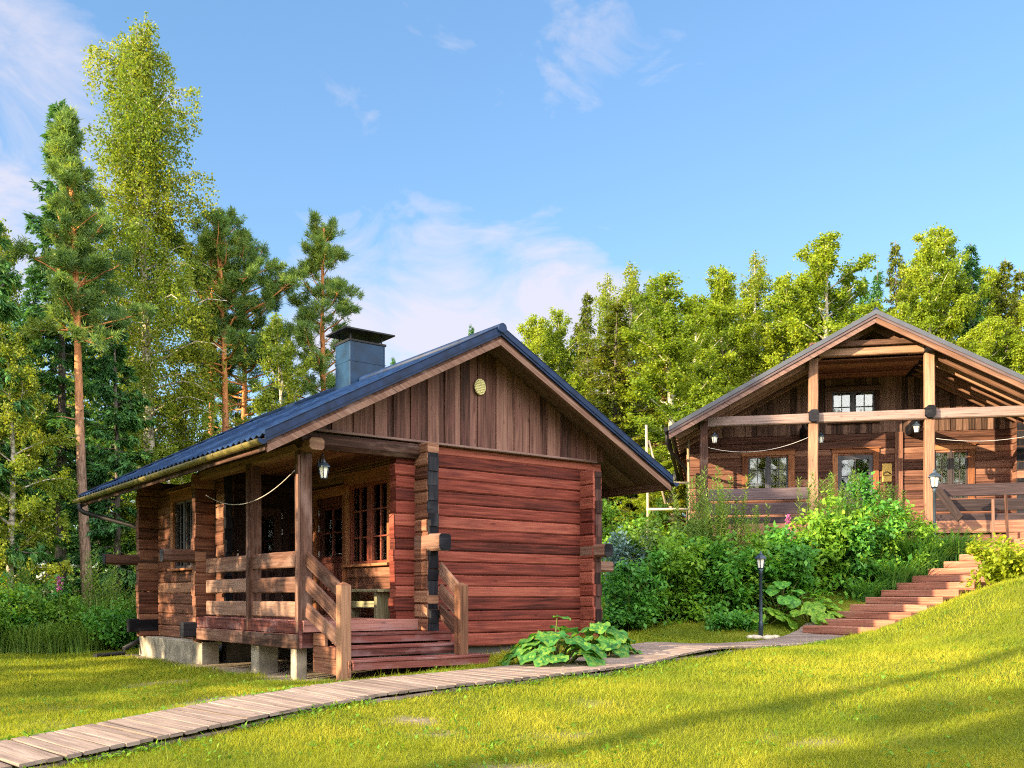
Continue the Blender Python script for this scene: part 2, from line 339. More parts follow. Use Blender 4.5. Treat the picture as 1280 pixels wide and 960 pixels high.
# ---------------------------------------------------------------- terrain
CA = (-0.49434, 13.72791); PA = R_(37.4); dA = (math.cos(PA), math.sin(PA)); nA = (-math.sin(PA), math.cos(PA))
def cabw(lx, ly): return (CA[0] + lx * dA[0] + ly * nA[0], CA[1] + lx * dA[1] + ly * nA[1])
CB = (8.77, 23.0); PB = R_(-11.6); dB = (math.cos(PB), math.sin(PB)); nB = (-math.sin(PB), math.cos(PB))
def houw(lx, ly): return (CB[0] + lx * dB[0] + ly * nB[0], CB[1] + lx * dB[1] + ly * nB[1])
ctrl = [(0, 0, -.55), (0, 5, -.42), (-4, 4, -.5), (4, 4, -.30), (8, 3, 0), (-4.1, 7.8, -.24), (-2.7, 9.3, -.05), (-1.34, 10, .03), (0, 11.05, .07), (1.4, 12.86, .10), (3.28, 15.06, .16), (5.98, 18.1, .23), (4.4, 14.6, .22), (2.4, 12.3, .10),
        (3, 7.5, -.2), (6.1, 11.4, .35), (8.6, 16, 1.3), (8.86, 19.5, 1.05), (6.2, 14.5, .36), (6.9, 17.8, .50), (7.7, 18.5, .76), (6.3, 17.2, .36), (10.97, 22, 2.2), (12, 19, 1.9), (12, 14, 1.5), (15, 22, 2.6), (2, 9.2, -.02), (0, 8, -.2),
        (2, 21, .42), (3.5, 18.8, .28), (5, 19.7, .6), (6.5, 20.2, .95), (7.7, 20.6, 1.12), (9, 21.1, 1.47), (10.2, 21.9, 1.86), (5, 24.5, 1.9), (9, 25, 2.2), (13, 25, 2.4), (9, 34, 2.6), (3, 34, 1.5), (-2, 25, .4),
        (-9.8, 20.8, -.1), (-10, 17, -.12), (-5, 9.4, -.22), (-8, 10, -.3), (-15, 25, 0), (-10, 35, .3), (0, 45, 1.5), (12, 45, 3), (-25, 20, -.2), (-25, 0, -.5), (25, 10, 3), (25, 30, 4), (0, -10, -.9), (20, -5, 1)]
for lx, ly, z in [(-2.78, -.06, -.04), (-2.78, 1.4, -.05), (-2.78, 3.7, -.07), (-2.78, 7.4, -.09), (2.3, -.1, .40), (.5, -.12, .22), (2.4, 7, .5), (-1, 3.5, .05)]:
    X, Y = cabw(lx, ly); ctrl.append((X, Y, z))
ctrl = np.array(ctrl, dtype=float)
def _k(r2): return np.where(r2 > 1e-9, r2 * np.log(np.maximum(r2, 1e-9)), 0) * .5
def tps_fit(c, lam=.02):
    n = len(c); P = np.c_[np.ones(n), c[:, :2]]
    d2 = ((c[:, None, :2] - c[None, :, :2]) ** 2).sum(-1)
    A = np.zeros((n + 3, n + 3)); A[:n, :n] = _k(d2) + lam * np.eye(n); A[:n, n:] = P; A[n:, :n] = P.T
    s = np.linalg.solve(A, np.r_[c[:, 2], 0, 0, 0]); return s[:n], s[n:]
TW, TA = tps_fit(ctrl)
def terr(x, y, bumps=1):
    x = np.asarray(x, dtype=float); y = np.asarray(y, dtype=float); sh = x.shape; xf, yf = x.ravel(), y.ravel(); out = np.empty(len(xf))
    for i in range(0, len(xf), 40000):
        a, b = np.clip(xf[i:i + 40000], -30, 30), np.clip(yf[i:i + 40000], -12, 50)
        d2 = (a[:, None] - ctrl[None, :, 0]) ** 2 + (b[:, None] - ctrl[None, :, 1]) ** 2
        out[i:i + 40000] = _k(d2) @ TW + TA[0] + TA[1] * a + TA[2] * b
    bump = .012 * np.sin(xf * 2.1 + yf * 1.3) + .010 * np.sin(xf * 3.7 - yf * 2.9 + 1) + .008 * np.sin(yf * 5.3 + xf * .7)
    out = out + bumps * bump * (np.hypot(xf, yf - 10) < 60)
    return out.reshape(sh)
def tzs(x, y): return float(terr(np.array([x]), np.array([y]), 0)[0])
def tz(x, y): return float(terr(np.array([x]), np.array([y]))[0])
def axis(lo, hi, step, far):
    c = list(np.arange(lo, hi + 1e-6, step)); s = step; a = lo; left = []
    while a > -far: s *= 1.35; a -= s; left.append(a)
    s = step; b = hi; right = []
    while b < far: s *= 1.35; b += s; right.append(b)
    return np.array(left[::-1] + c + right)
gx, gy = axis(-16, 20, .2, 900), axis(-2, 32, .2, 900)
GX, GY = np.meshgrid(gx, gy); GZ = terr(GX, GY)
# bare earth: along the foundation, by the walkway, worn spots
rngn = np.random.default_rng(3)
def vnoise(x, y, s, seed):
    r = np.random.default_rng(seed); tab = r.random((64, 64)); x = x / s; y = y / s
    xi, yi = np.floor(x).astype(int), np.floor(y).astype(int); fx, fy = x - xi, y - yi
    fx = fx * fx * (3 - 2 * fx); fy = fy * fy * (3 - 2 * fy)
    g = lambda a, b: tab[a % 64, b % 64]
    return (g(xi, yi) * (1 - fx) + g(xi + 1, yi) * fx) * (1 - fy) + (g(xi, yi + 1) * (1 - fx) + g(xi + 1, yi + 1) * fx) * fy
def fbm(x, y, s, seed): return (vnoise(x, y, s, seed) * .5 + vnoise(x, y, s / 2, seed + 1) * .3 + vnoise(x, y, s / 4, seed + 2) * .2)
def local(x, y, C, d, n): return (x - C[0]) * d[0] + (y - C[1]) * d[1], (x - C[0]) * n[0] + (y - C[1]) * n[1]
SPOTS = [(px(283, 9.8), .55, .28, .9), (px(330, 10.0), .4, .22, .8), (px(660, 7.2), .35, .12, .55), (px(520, 8.6), .25, .12, .7), (px(545, 8.1), .2, .1, .7), (px(740, 9.3), .2, .1, .6), (px(700, 8.2), .3, .12, .5),
         (px(30, 8.9), .4, .16, .3), (px(90, 10.2), .35, .16, .3), (px(20, 9.6), .3, .1, .3), (px(1050, 7.8), .5, .2, .3), (px(200, 12.5), .6, .3, .6)]
def dirt(x, y):
    m = np.zeros_like(x); nz = fbm(x, y, .35, 11)
    for p, rx, ry, amt in SPOTS: m = np.maximum(m, amt * 1.25 * np.exp(-(((x - p.x) / rx) ** 2 + ((y - p.y) / ry) ** 2)))
    lx, ly = local(x, y, CA, dA, nA)
    nr = np.maximum(np.maximum(-2.75 - lx, lx - 2.4), np.maximum(-.4 - ly, ly - 7.4))
    nr = np.where((ly < 0) & (lx > -.5), np.maximum(np.maximum(-2.75 - lx, lx - 2.4), np.maximum(.12 - ly, ly - 7.4)), nr)
    m = np.maximum(m, np.clip(1 - np.maximum(nr, 0) / .35, 0, 1) * .95 * ~((ly < -.05) & (lx > -.5)))
    m = np.clip((m - .15 + (nz - .5) * 1.1) * 1.6, 0, 1) * (m > .05)
    return m
nyv, nxv = GX.shape
V = np.stack([GX, GY, GZ], -1).reshape(-1, 3)
ii = (np.arange(nyv - 1)[:, None] * nxv + np.arange(nxv - 1)[None]).ravel()
Fq = np.stack([ii, ii + 1, ii + nxv + 1, ii + nxv], -1)
me = bpy.data.meshes.new('ground'); me.vertices.add(len(V)); me.vertices.foreach_set('co', V.astype(np.float32).ravel())
me.loops.add(Fq.size); me.loops.foreach_set('vertex_index', Fq.astype(np.int32).ravel()); me.polygons.add(len(Fq))
me.polygons.foreach_set('loop_start', np.arange(0, Fq.size, 4, dtype=np.int32)); me.polygons.foreach_set('loop_total', np.full(len(Fq), 4, dtype=np.int32))
me.polygons.foreach_set('use_smooth', np.ones(len(Fq), dtype=bool))
at = me.attributes.new('bare', 'FLOAT', 'POINT'); at.data.foreach_set('value', dirt(GX, GY).ravel().astype(np.float32))
me.update()
m, t, n, l = newmat('lawn_soil')
tcx = n.new('ShaderNodeTexCoord'); g1 = n.new('ShaderNodeTexNoise'); g1.inputs['Scale'].default_value = .55; g1.inputs['Detail'].default_value = 8; l.new(tcx.outputs['Object'], g1.inputs['Vector'])
g2 = n.new('ShaderNodeTexNoise'); g2.inputs['Scale'].default_value = 22; g2.inputs['Detail'].default_value = 8; g2.inputs['Roughness'].default_value = .7; l.new(tcx.outputs['Object'], g2.inputs['Vector'])
r1 = ramp(n, [(.3, (.05, .075, .010)), (.5, (.10, .12, .012)), (.7, (.17, .16, .022))]); l.new(g1.outputs['Fac'], r1.inputs[0])
r2 = ramp(n, [(.3, (.09, .065, .045)), (.7, (.34, .28, .22))]); l.new(g2.outputs['Fac'], r2.inputs[0])
ab = n.new('ShaderNodeAttribute'); ab.attribute_name = 'bare'
mx = n.new('ShaderNodeMix'); mx.data_type = 'RGBA'; l.new(ab.outputs['Fac'], mx.inputs['Factor']); l.new(r1.outputs[0], mx.inputs['A']); l.new(r2.outputs[0], mx.inputs['B'])
p = n.new('ShaderNodeBsdfPrincipled'); p.inputs['Roughness'].default_value = .95; p.inputs['Specular IOR Level'].default_value = .1; l.new(mx.outputs['Result'], p.inputs['Base Color'])
bp = n.new('ShaderNodeBump'); bp.inputs['Strength'].default_value = .6; bp.inputs['Distance'].default_value = .03; l.new(g2.outputs['Fac'], bp.inputs['Height']); l.new(bp.outputs[0], p.inputs['Normal'])
o_ = n.new('ShaderNodeOutputMaterial'); l.new(p.outputs[0], o_.inputs[0])
me.materials.append(m)
ground = bpy.data.objects.new('ground', me); COL.objects.link(ground); tag(ground, kind='structure')

# ---------------------------------------------------------------- walkway of planks
WALK_L = [(-6.6, 4.6), (-3.94, 7.35), (-2.52, 8.86), (-1.75, 9.6)]
WALK_R = [(-2.0, 9.45), (-1.34, 10.0), (0, 11.1), (1.40, 12.86), (3.28, 15.06), (5.98, 18.2), (6.3, 18.6)]
def smooth_poly(P, n=60):
    P = [Vector((*p, 0)) for p in P]; out = []
    for i in range(len(P) - 1):
        a, b, c, d = P[max(i - 1, 0)], P[i], P[i + 1], P[min(i + 2, len(P) - 1)]
        for k in range(n):
            t = k / n; out.append(.5 * ((2 * b) + (c - a) * t + (2 * a - 5 * b + 4 * c - d) * t * t + (3 * b - a - 3 * c + d) * t ** 3))
    out.append(P[-1]); return out
def planks(P, width, mb, lift, pitch=.118, gap=.006, th=.030):
    pts = smooth_poly(P); acc = 0; last = pts[0]; pos = []
    for i in range(1, len(pts)):
        seg = (pts[i] - last).length; acc += seg; last = pts[i]
        if acc >= pitch: acc -= pitch; pos.append((pts[i], (pts[i] - pts[i - 1]).normalized()))
    for q, tdir in pos:
        slope = (tzs(q.x + tdir.x * .5, q.y + tdir.y * .5) - tzs(q.x - tdir.x * .5, q.y - tdir.y * .5)); upv = Vector((tdir.x, tdir.y, slope)).normalized()
        sd = Vector((tdir.y, -tdir.x, 0)); wl = width / 2 + random.uniform(-.012, .012)
        a, b = q - sd * wl, q + sd * wl
        zz = [tzs(a.x, a.y), tzs(q.x, q.y), tzs(b.x, b.y)]; zm = sum(zz) / 3 + lift + random.uniform(-.0012, .0012)
        sl = (zz[2] - zz[0]) * .35
        a.z = zm - sl / 2; b.z = zm + sl / 2
        mb.beam(a, b, pitch - gap, th, up=(b - a).normalized().cross(upv) * (1 if (b - a).normalized().cross(upv).z > 0 else -1), ch=.005, seg=2, jit=.001)
    for s_ in (-1, 1):                                   # bearers under the planks
        pl = [q + Vector((t.y, -t.x, 0)) * s_ * (width / 2 - .05) for q, t in pos[::5]]
        for a, b in zip(pl[:-1], pl[1:]):
            a = Vector((a.x, a.y, tz(a.x, a.y) + lift - .075)); b = Vector((b.x, b.y, tz(b.x, b.y) + lift - .075))
            mb.beam(a, b, .06, .10)
    return pos
mb = MB(); posL = planks(WALK_L, 1.12, mb, .055)
posR = planks(WALK_R, 1.18, mb, .060)
wk = mb.build('boardwalk', GREYW); tag(wk, kind='structure')
WALKPTS = np.array([(q.x, q.y) for q, _ in posL + posR])

# ---------------------------------------------------------------- timber building helpers
def log_course(mb, a, b, z0, z1, th, out, spans, horizontal):
    pass
def log_wall(mb, p0, p1, z0, z1, th, outn, openings=(), pitch=.19, seg=5, jit=.004, ext0=0, ext1=0, extjit=.03):
    """hewn log courses from p0 to p1 (xy), the outer face on the line; openings (s0, s1, z0, z1) along it"""
    p0, p1 = Vector((*p0, 0)), Vector((*p1, 0)); d = (p1 - p0); L = d.length; d.normalize(); o = Vector((*outn, 0))
    z = z0; k = 0
    while z < z1 - .03:
        h = min(pitch * random.uniform(.86, 1.14), z1 - z)
        if z1 - z - h < .08: h = z1 - z
        zc = z + h / 2; spans = [(-ext0 - random.uniform(0, extjit) * (ext0 > 0), L + ext1 + random.uniform(0, extjit) * (ext1 > 0))]
        for (s0, s1, oz0, oz1) in openings:
            if oz0 < zc < oz1:
                nx = []
                for (a, b) in spans:
                    if s1 <= a or s0 >= b: nx.append((a, b)); continue
                    if s0 > a: nx.append((a, s0))
                    if s1 < b: nx.append((s1, b))
                spans = nx
        wob = random.uniform(-.006, .006)
        for (a, b) in spans:
            if b - a < .03: continue
            c0 = p0 + d * a - o * (th / 2 + wob); c1 = p0 + d * b - o * (th / 2 + wob); c0.z = c1.z = zc
            mb.beam(c0, c1, th, h - .003, ch=min(.02, h * .12), seg=max(1, int((b - a) * 2.5)), jit=jit)
        z += h; k += 1
def end_caps(mb, p, outn, w, z0, z1, pitch=.19, prot=.004):
    pass
def window(parent, O, r, nrm, w, h, name='window', trim=TRIM, sash=SASHR, tw=.10, cols=2, rows=3, head=.10, curtain=True, sill=True, mullion=.06, glass_in=.05):
    """O = lower left corner of the opening on the wall face; r = direction to the right; nrm = outward"""
    O, r, nrm = Vector(O), Vector(r).normalized(), Vector(nrm).normalized(); up = Vector((0, 0, 1))
    P = lambda a, z, d: O + r * a + up * z + nrm * d
    c = MB()
    c.beam(P(-tw / 2, 0, .012), P(-tw / 2, h, .012), .045, tw, up=r, ch=.004); c.beam(P(w + tw / 2, 0, .012), P(w + tw / 2, h, .012), .045, tw, up=r, ch=.004)
    c.beam(P(-tw - .01, h + head / 2, .016), P(w + tw + .01, h + head / 2, .016), .05, head, ch=.004)
    c.beam(P(-tw - .04, h + head + .012, .03), P(w + tw + .04, h + head + .012, .03), .09, .022, ch=.003)
    if sill: c.beam(P(-tw, -.02, .035), P(w + tw, -.02, .035), .11, .04, ch=.004)
    wo_ = c.build(name, trim, parent)
    s = MB(); t = .045
    for k in range(cols):
        a0, a1 = k * w / cols + (mullion / 2 if k else 0), (k + 1) * w / cols - (mullion / 2 if k < cols - 1 else 0)
        for (x0, x1, z0, z1) in ((a0, a0 + t, 0, h), (a1 - t, a1, 0, h), (a0 + t, a1 - t, 0, t), (a0 + t, a1 - t, h - t, h)):
            if x1 - x0 < z1 - z0: s.beam(P((x0 + x1) / 2, z0, -.035), P((x0 + x1) / 2, z1, -.035), .05, x1 - x0, up=r, ch=.004)
            else: s.beam(P(x0, (z0 + z1) / 2, -.035), P(x1, (z0 + z1) / 2, -.035), .048, z1 - z0, ch=.004)
        for j in range(1, rows): s.beam(P(a0 + t, h * j / rows, -.035), P(a1 - t, h * j / rows, -.035), .03, .022, ch=.003)
        s.beam(P((a0 + a1) / 2, t, -.0352), P((a0 + a1) / 2, h - t, -.0352), .028, .02, up=r, ch=.003)
        if k: s.beam(P(k * w / cols, 0, -.03), P(k * w / cols, h, -.03), .07, mullion, up=r, ch=.004)
    s.build('sash', sash, wo_)
    g = MB(); g.ext([P(.02, .02, -glass_in), P(w - .02, .02, -glass_in), P(w - .02, h - .02, -glass_in), P(.02, h - .02, -glass_in)], -nrm * .004)
    g.build('pane', GLASS, wo_)
    if curtain:
        q = MB()
        for (x0, x1) in ((w * .02, w * .27), (w * .73, w * .98)) if curtain != 'wide' else ((w * .02, w * .42), (w * .62, w * .98)):
            n_ = 22; b = len(q.v)
            for k in range(n_ + 1):
                a = x0 + (x1 - x0) * k / n_; dd = -.12 + .025 * math.sin(k * 1.25)
                q.v += [P(a, .02, dd), P(a, h, dd)]
            for k in range(n_): q.face((b + 2 * k, b + 2 * k + 2, b + 2 * k + 3, b + 2 * k + 1), ((0, 0), (.1, 0), (.1, 1), (0, 1)), .5, True)
        q.build('curtain', CURT, wo_)
    return wo_
def door(parent, O, r, nrm, w, h, mat, glass=(.14, .86, .52, .92), grid=(2, 2), trim=TRIM, tw=.11, handle_side=1, sashm=None, plank=True, label=None):
    O, r, nrm = Vector(O), Vector(r).normalized(), Vector(nrm).normalized(); up = Vector((0, 0, 1))
    P = lambda a, z, d: O + r * a + up * z + nrm * d
    g0, g1, gz0, gz1 = glass[0] * w, glass[1] * w, glass[2] * h, glass[3] * h
    c = MB()
    for (x0, x1, z0, z1) in ((0, g0, 0, h), (g1, w, 0, h), (g0, g1, gz1, h), (g0, g1, gz0 - .1, gz0)):
        if x1 - x0 < z1 - z0: c.beam(P((x0 + x1) / 2, z0, -.045), P((x0 + x1) / 2, z1, -.045), .05, x1 - x0, up=r, ch=.004)
        else: c.beam(P(x0, (z0 + z1) / 2, -.045), P(x1, (z0 + z1) / 2, -.045), .049, z1 - z0, ch=.004)
    n_ = 6
    for k in range(n_):
        a = g0 + (g1 - g0) * (k + .5) / n_; c.beam(P(a, .0, -.055), P(a, gz0 - .1, -.055), .03, (g1 - g0) / n_ - .006, up=r, ch=.006)
    gw, gh = g1 - g0, gz1 - gz0
    for k in range(1, grid[0]): c.beam(P(g0 + gw * k / grid[0], gz0, -.045), P(g0 + gw * k / grid[0], gz1, -.045), .04, .03, up=r, ch=.003)
    for k in range(1, grid[1]): c.beam(P(g0, gz0 + gh * k / grid[1], -.0452), P(g1, gz0 + gh * k / grid[1], -.0452), .04, .03, ch=.003)
    do = c.build('door', mat, parent)
    if label: do['label'] = label
    c = MB(); c.ext([P(g0, gz0, -.05), P(g1, gz0, -.05), P(g1, gz1, -.05), P(g0, gz1, -.05)], -nrm * .004); c.build('pane', GLASS, do)
    c = MB(); a = w - .06 if handle_side > 0 else .06; q = -1 if handle_side > 0 else 1
    c.beam(P(a, h * .46, -.016), P(a, h * .54, -.016), .008, .035, up=r, ch=.002); c.tube([P(a, h * .515, -.015), P(a, h * .515, .035), P(a + q * .13, h * .515, .04)], .009, 6)
    c.lathe(P(a, h * .56, -.012), [(.018, 0), (.018, .012)], 8); c.build('handle', STEEL, do)
    a = .0 if handle_side > 0 else w
    for zz in (.12, .5, .72, .86):
        c = MB(); c.beam(P(a, h * zz, -.012), P(a, h * zz + .1, -.012), .018, .018, ch=.003); c.build('hinge', STEEL, do)
    c = MB()
    c.beam(P(-tw / 2, 0, .014), P(-tw / 2, h, .014), .05, tw, up=r, ch=.004); c.beam(P(w + tw / 2, 0, .014), P(w + tw / 2, h, .014), .05, tw, up=r, ch=.004)
    c.beam(P(-tw - .01, h + .06, .018), P(w + tw + .01, h + .06, .018), .055, .12, ch=.004); c.beam(P(-tw - .05, h + .132, .035), P(w + tw + .05, h + .132, .035), .10, .022, ch=.003)
    c.build('door_frame', trim, parent)
    return do

# ================================================================ CABIN
cabin = thing('log_cabin', (CA[0], CA[1], 0), PA, 'red log cabin with corner porch, steps and dark blue metal roof beside the boardwalk', 'cabin')
SL = .528          # roof slope
RZ = 4.72                           # ridge underside reference
def rz(lx): return 4.70 - SL * abs(lx)      # top of roof boards
VF, VR = -.54, 8.24
# -- walls
fw = MB()
log_wall(fw, (-1.05, 0), (2.1, 0), .30, 3.12, .16, (0, -1), pitch=.168, ext0=.30, ext1=.28)
fw.build('front_wall', RED, cabin)
iw = MB(); iwin = (.70, 1.88, 1.50, 2.70); idoor = (2.06, 2.95, 0.72, 2.58)
log_wall(iw, (-1.06, 0), (-1.06, 3.6), .34, 3.10, .18, (-1, 0), openings=[iwin, idoor], pitch=.186, ext0=.30)
iw.build('porch_side_wall', REDL, cabin)
bw = MB(); bdoor = (.30, 1.12, .72, 2.55)
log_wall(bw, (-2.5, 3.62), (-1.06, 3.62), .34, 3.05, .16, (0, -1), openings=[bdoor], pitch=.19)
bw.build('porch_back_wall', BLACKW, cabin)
be = MB(); log_wall(be, (-2.5, 3.66), (-2.36, 3.66), .30, 2.95, .16, (0, -1), pitch=.19, ext0=.30); be.build('wall_end', REDL, cabin)
lw = MB(); lwin = (4.62 - 3.3, 5.62 - 3.3, 1.50, 2.66)
log_wall(lw, (-2.5, 3.3), (-2.5, 6.9), .30, 2.95, .16, (-1, 0), openings=[lwin], pitch=.19, ext1=.3)
lw.build('eave_wall', REDL, cabin)
rw = MB(); log_wall(rw, (-2.5, 6.72), (2.1, 6.72), .30, 3.1, .16, (0, 1), pitch=.19, ext0=.32, ext1=.3); rw.build('rear_wall', REDL, cabin)
sw = MB(); log_wall(sw, (2.14, 0), (2.14, 6.9), .30, 2.98, .18, (1, 0), pitch=.186, ext0=.28, ext1=.3); sw.build('right_wall', RED, cabin)
# dark painted log ends
DKB = wood('dark_brown_log_end', (.012, .006, .006), (.04, .018, .016), (.10, .05, .045), rough=.8)
def endstack(x0, x1, y, z0, z1, p=.186, kind=None):
    z = z0; ec = MB(); ec.box(x0 + .02, x1 - .02, y - .006, y - .0005, z0, z1)
    while z < z1 - .05:
        h = p * random.uniform(.9, 1.1); e = random.uniform(0, .05)
        ec.box(x0 + random.uniform(0, .02), x1 - random.uniform(0, .02), y - .012 - e, y - .003, z + .002, min(z + h, z1) - .002, ch=.02); z += h
    ec.build('log_end', DKB if kind else CHAR, cabin)
endstack(-1.06, -.88, -.31, .45, 3.08); endstack(2.0, 2.14, -.29, .45, 2.95, .186, 'dark_brown'); endstack(-2.5, -2.35, 3.30, .75, 2.9)
for (a, b, w_, h_) in [((-2.4, 3.74, 1.65), (-3.30, 3.74, 1.65), .16, .20), ((-2.4, 6.64, 1.68), (-3.40, 6.64, 1.68), .16, .18), ((-.97, .2, 1.74), (-.97, -.62, 1.74), .18, .23), ((2.05, .2, 1.72), (2.05, -.55, 1.72), .17, .2), ((2.0, .12, 1.50), (2.72, .12, 1.50), .15, .17)]:
    m_ = MB(); m_.beam(a, b, w_, h_, ch=.03, seg=3, jit=.004); q = m_.build('protruding_log', RAIL, cabin)
    e = MB(); dv = (Vector(b) - Vector(a)).normalized(); e.beam(Vector(b) + dv * .001, Vector(b) + dv * .014, w_ * .96, h_ * .96, ch=.028); e.build('end_cap', CHAR, q)
for y in (3.74, 6.64):
    m_ = MB(); m_.beam((-2.4, y, .5), (-3.0, y, .5), .17, .24, ch=.02); m_.build('sill_log_end', CHAR, cabin)
# -- gable cladding
gb = MB(); x = -2.72; k = 0
while x < 2.42:
    wd = random.choice((.125, .145, .165)); x1 = min(x + wd, 2.42); dy = -.034 if k % 2 else -.012
    a, b = x - (.012 if k % 2 else 0), x1 + (.012 if k % 2 else 0)
    za, zb = rz(a) - .06, rz(b) - .06
    top = [(b, dy, zb), (a, dy, za)] if not (a < 0 < b) else [(b, dy, zb), (0, dy, rz(0) - .06), (a, dy, za)]
    if min(za, zb) > 3.17: gb.ext([(a, dy, 3.155), (b, dy, 3.155)] + top, (0, .022, 0))
    x = x1; k += 1
gb.build('gable_cladding', BRN, cabin)
tb = MB(); tb.box(-2.75, 2.25, -.085, .03, 3.118, 3.15); tb.build('gable_trim', SOFF, cabin)
vt = MB(); n_ = 24
vc = Vector((0, -.05, 4.02))
pts = [vc + Vector((.095 * math.cos(2 * math.pi * i / n_), 0, .115 * math.sin(2 * math.pi * i / n_))) for i in range(n_)]
vt.ext(pts, (0, -.02, 0))
for i in range(-4, 5): vt.box(-.085 * math.sqrt(max(.02, 1 - (i * .024 / .115) ** 2)), .085 * math.sqrt(max(.02, 1 - (i * .024 / .115) ** 2)), -.082, -.07, 4.02 + i * .024 - .006, 4.02 + i * .024 + .006, ch=.002)
vt.build('gable_vent', VENT, cabin)
# -- roof
su = Vector((1, 0, -SL)).normalized(); eL = 3.42
for sgn in (-1, 1):
    bd = MB(); y = VF + .02
    while y < VR - .05:                # soffit boards run down the slope
        a = Vector((0, y + .06, rz(0) - .03)); b = Vector((sgn * (eL - .03), y + .06, rz(eL - .03) - .03))
        bd.beam(a, b, .112, .03, ch=.006); y += .12
    bd.build('soffit', SOFF, cabin)
    # metal tile sheet: waves across, steps down the slope
    NX, NY = 44, 440; ys = np.linspace(VF - .02, VR, NY); us = np.linspace(0, eL + .04, NX)
    UU, YY = np.meshgrid(us, ys); st = (UU / .35) % 1.0
    ZZ = 4.735 - SL * UU + .018 * np.sin(2 * np.pi * YY / .183) + .022 * (st) - .004
    Vv = np.stack([sgn * UU, YY, ZZ], -1).reshape(-1, 3); q = (np.arange(NY - 1)[:, None] * NX + np.arange(NX - 1)[None]).ravel()
    fc = np.stack([q, q + 1, q + NX + 1, q + NX], -1)
    if sgn < 0: fc = fc[:, ::-1]
    mm = bpy.data.meshes.new('roof'); mm.from_pydata(Vv.tolist(), [], fc.tolist()); mm.polygons.foreach_set('use_smooth', np.ones(len(fc), dtype=bool)); mm.materials.append(ROOFM)
    ro = bpy.data.objects.new('roof', mm); COL.objects.link(ro); ro.parent = cabin
    md = ro.modifiers.new('solid', 'SOLIDIFY'); md.thickness = .012
    for y in (VF - .035, VR + .03):
        fl = MB(); a = Vector((-.0 * sgn, y, 4.76)); b = Vector((sgn * (eL + .03), y, 4.76 - SL * (eL + .03)))
        dn = Vector((0, 0, -1)); up_ = Vector((0, 0, 1))
        fl.ext([a + up_ * .03, b + up_ * .03, b - up_ * .11, a - up_ * .11], (0, .03, 0), gdir=su)
        fl.ext([a + up_ * .032, b + up_ * .032, b + up_ * .012, a + up_ * .012], (0, .17 if y < 0 else -.17, 0), gdir=su)
        fl.ext([a - up_ * .06, b - up_ * .06, b - up_ * .072, a - up_ * .072], (0, -.012, 0), gdir=su)
        fl.build('verge_flashing', ROOFM, cabin)
        bb = MB(); yy = y + (.035 if y < 0 else -.035)
        a2 = Vector((0, yy, 4.66)); b2 = Vector((sgn * (eL), yy, 4.66 - SL * eL))
        bb.ext([a2, b2, b2 - up_ * .12, a2 - up_ * .12], (0, .03, 0), gdir=su, rnd=.35)
        bb.ext([a2 - up_ * .06, b2 - up_ * .06, b2 - up_ * .145, a2 - up_ * .145], (0, -.022, 0), gdir=su, rnd=.8)
        bb.build('bargeboard', RAIL, cabin)
    # fascia and gutter
    fa = MB(); zz = rz(eL) - .07; fa.box(sgn * eL - .014, sgn * eL + .014, VF + .02, VR, zz - .09, zz + .06); fa.build('fascia', RAIL, cabin)
    gt = MB(); gr_ = .062; gx0 = sgn * (eL + .075); gz0 = zz + .03; n_ = 9; ys_ = [VF - .06 + i * (VR + .12 - VF) / 18 for i in range(19)]
    for i in range(18):
        b = len(gt.v); rr = random.random()
        for y in (ys_[i], ys_[i + 1] + .0):
            for k in range(n_ + 1):
                th = math.pi + math.pi * k / n_; gt.v.append(Vector((gx0 + gr_ * math.cos(th), y, gz0 + gr_ * math.sin(th))))
            for k in range(n_, -1, -1):
                th = math.pi + math.pi * k / n_; gt.v.append(Vector((gx0 + (gr_ - .006) * math.cos(th), y, gz0 + (gr_ - .006) * math.sin(th))))
        M_ = 2 * (n_ + 1)
        for k in range(M_): gt.face((b + k, b + (k + 1) % M_, b + M_ + (k + 1) % M_, b + M_ + k), ((0, 0), (1, 0), (1, 1), (0, 1)), rr, False)
    gu = gt.build('gutter', GUTM if sgn < 0 else DARKM, cabin)
    for y in (VF - .066, VR + .06):
        cp = MB(); cp.ext([Vector((gx0 + gr_ * math.cos(math.pi + math.pi * k / 10), y, gz0 + gr_ * math.sin(math.pi + math.pi * k / 10))) for k in range(11)], (0, .008, 0)); cp.build('gutter_cap', ROOFM, gu)
    for y in ys_[1:-1:2]:
        br_ = MB(); br_.tube([Vector((gx0 + (gr_ + .004) * math.cos(math.pi + math.pi * k / 8), y, gz0 + (gr_ + .004) * math.sin(math.pi + math.pi * k / 8))) for k in range(9)], .008, 4); br_.build('gutter_bracket', GUTM if sgn < 0 else DARKM, gu)
rc = MB(); rc.tube([(0, VF - .07, 4.745), (0, VR + .04, 4.745)], .068, 14); rc.build('ridge_cap', ROOFM, cabin)
# downpipe at the rear corner of the porch side
dp = MB(); ex = -(eL + .075)
dp.tube([(ex, 8.0, 2.76), (ex, 8.0, 2.66), (ex + .06, 7.95, 2.60), (-2.80, 7.15, 2.34), (-2.66, 7.02, 2.26), (-2.62, 7.0, 2.1), (-2.62, 7.0, .34), (-2.72, 6.96, .20), (-3.02, 6.85, .07)], .045, 10)
dp.build('downpipe', DARKM, cabin)
sp = MB(); sp.beam((-3.0, 6.95, -.01), (-3.5, 6.9, -.04), .22, .06, ch=.02); sp.build('splash_block', DARKM, cabin)
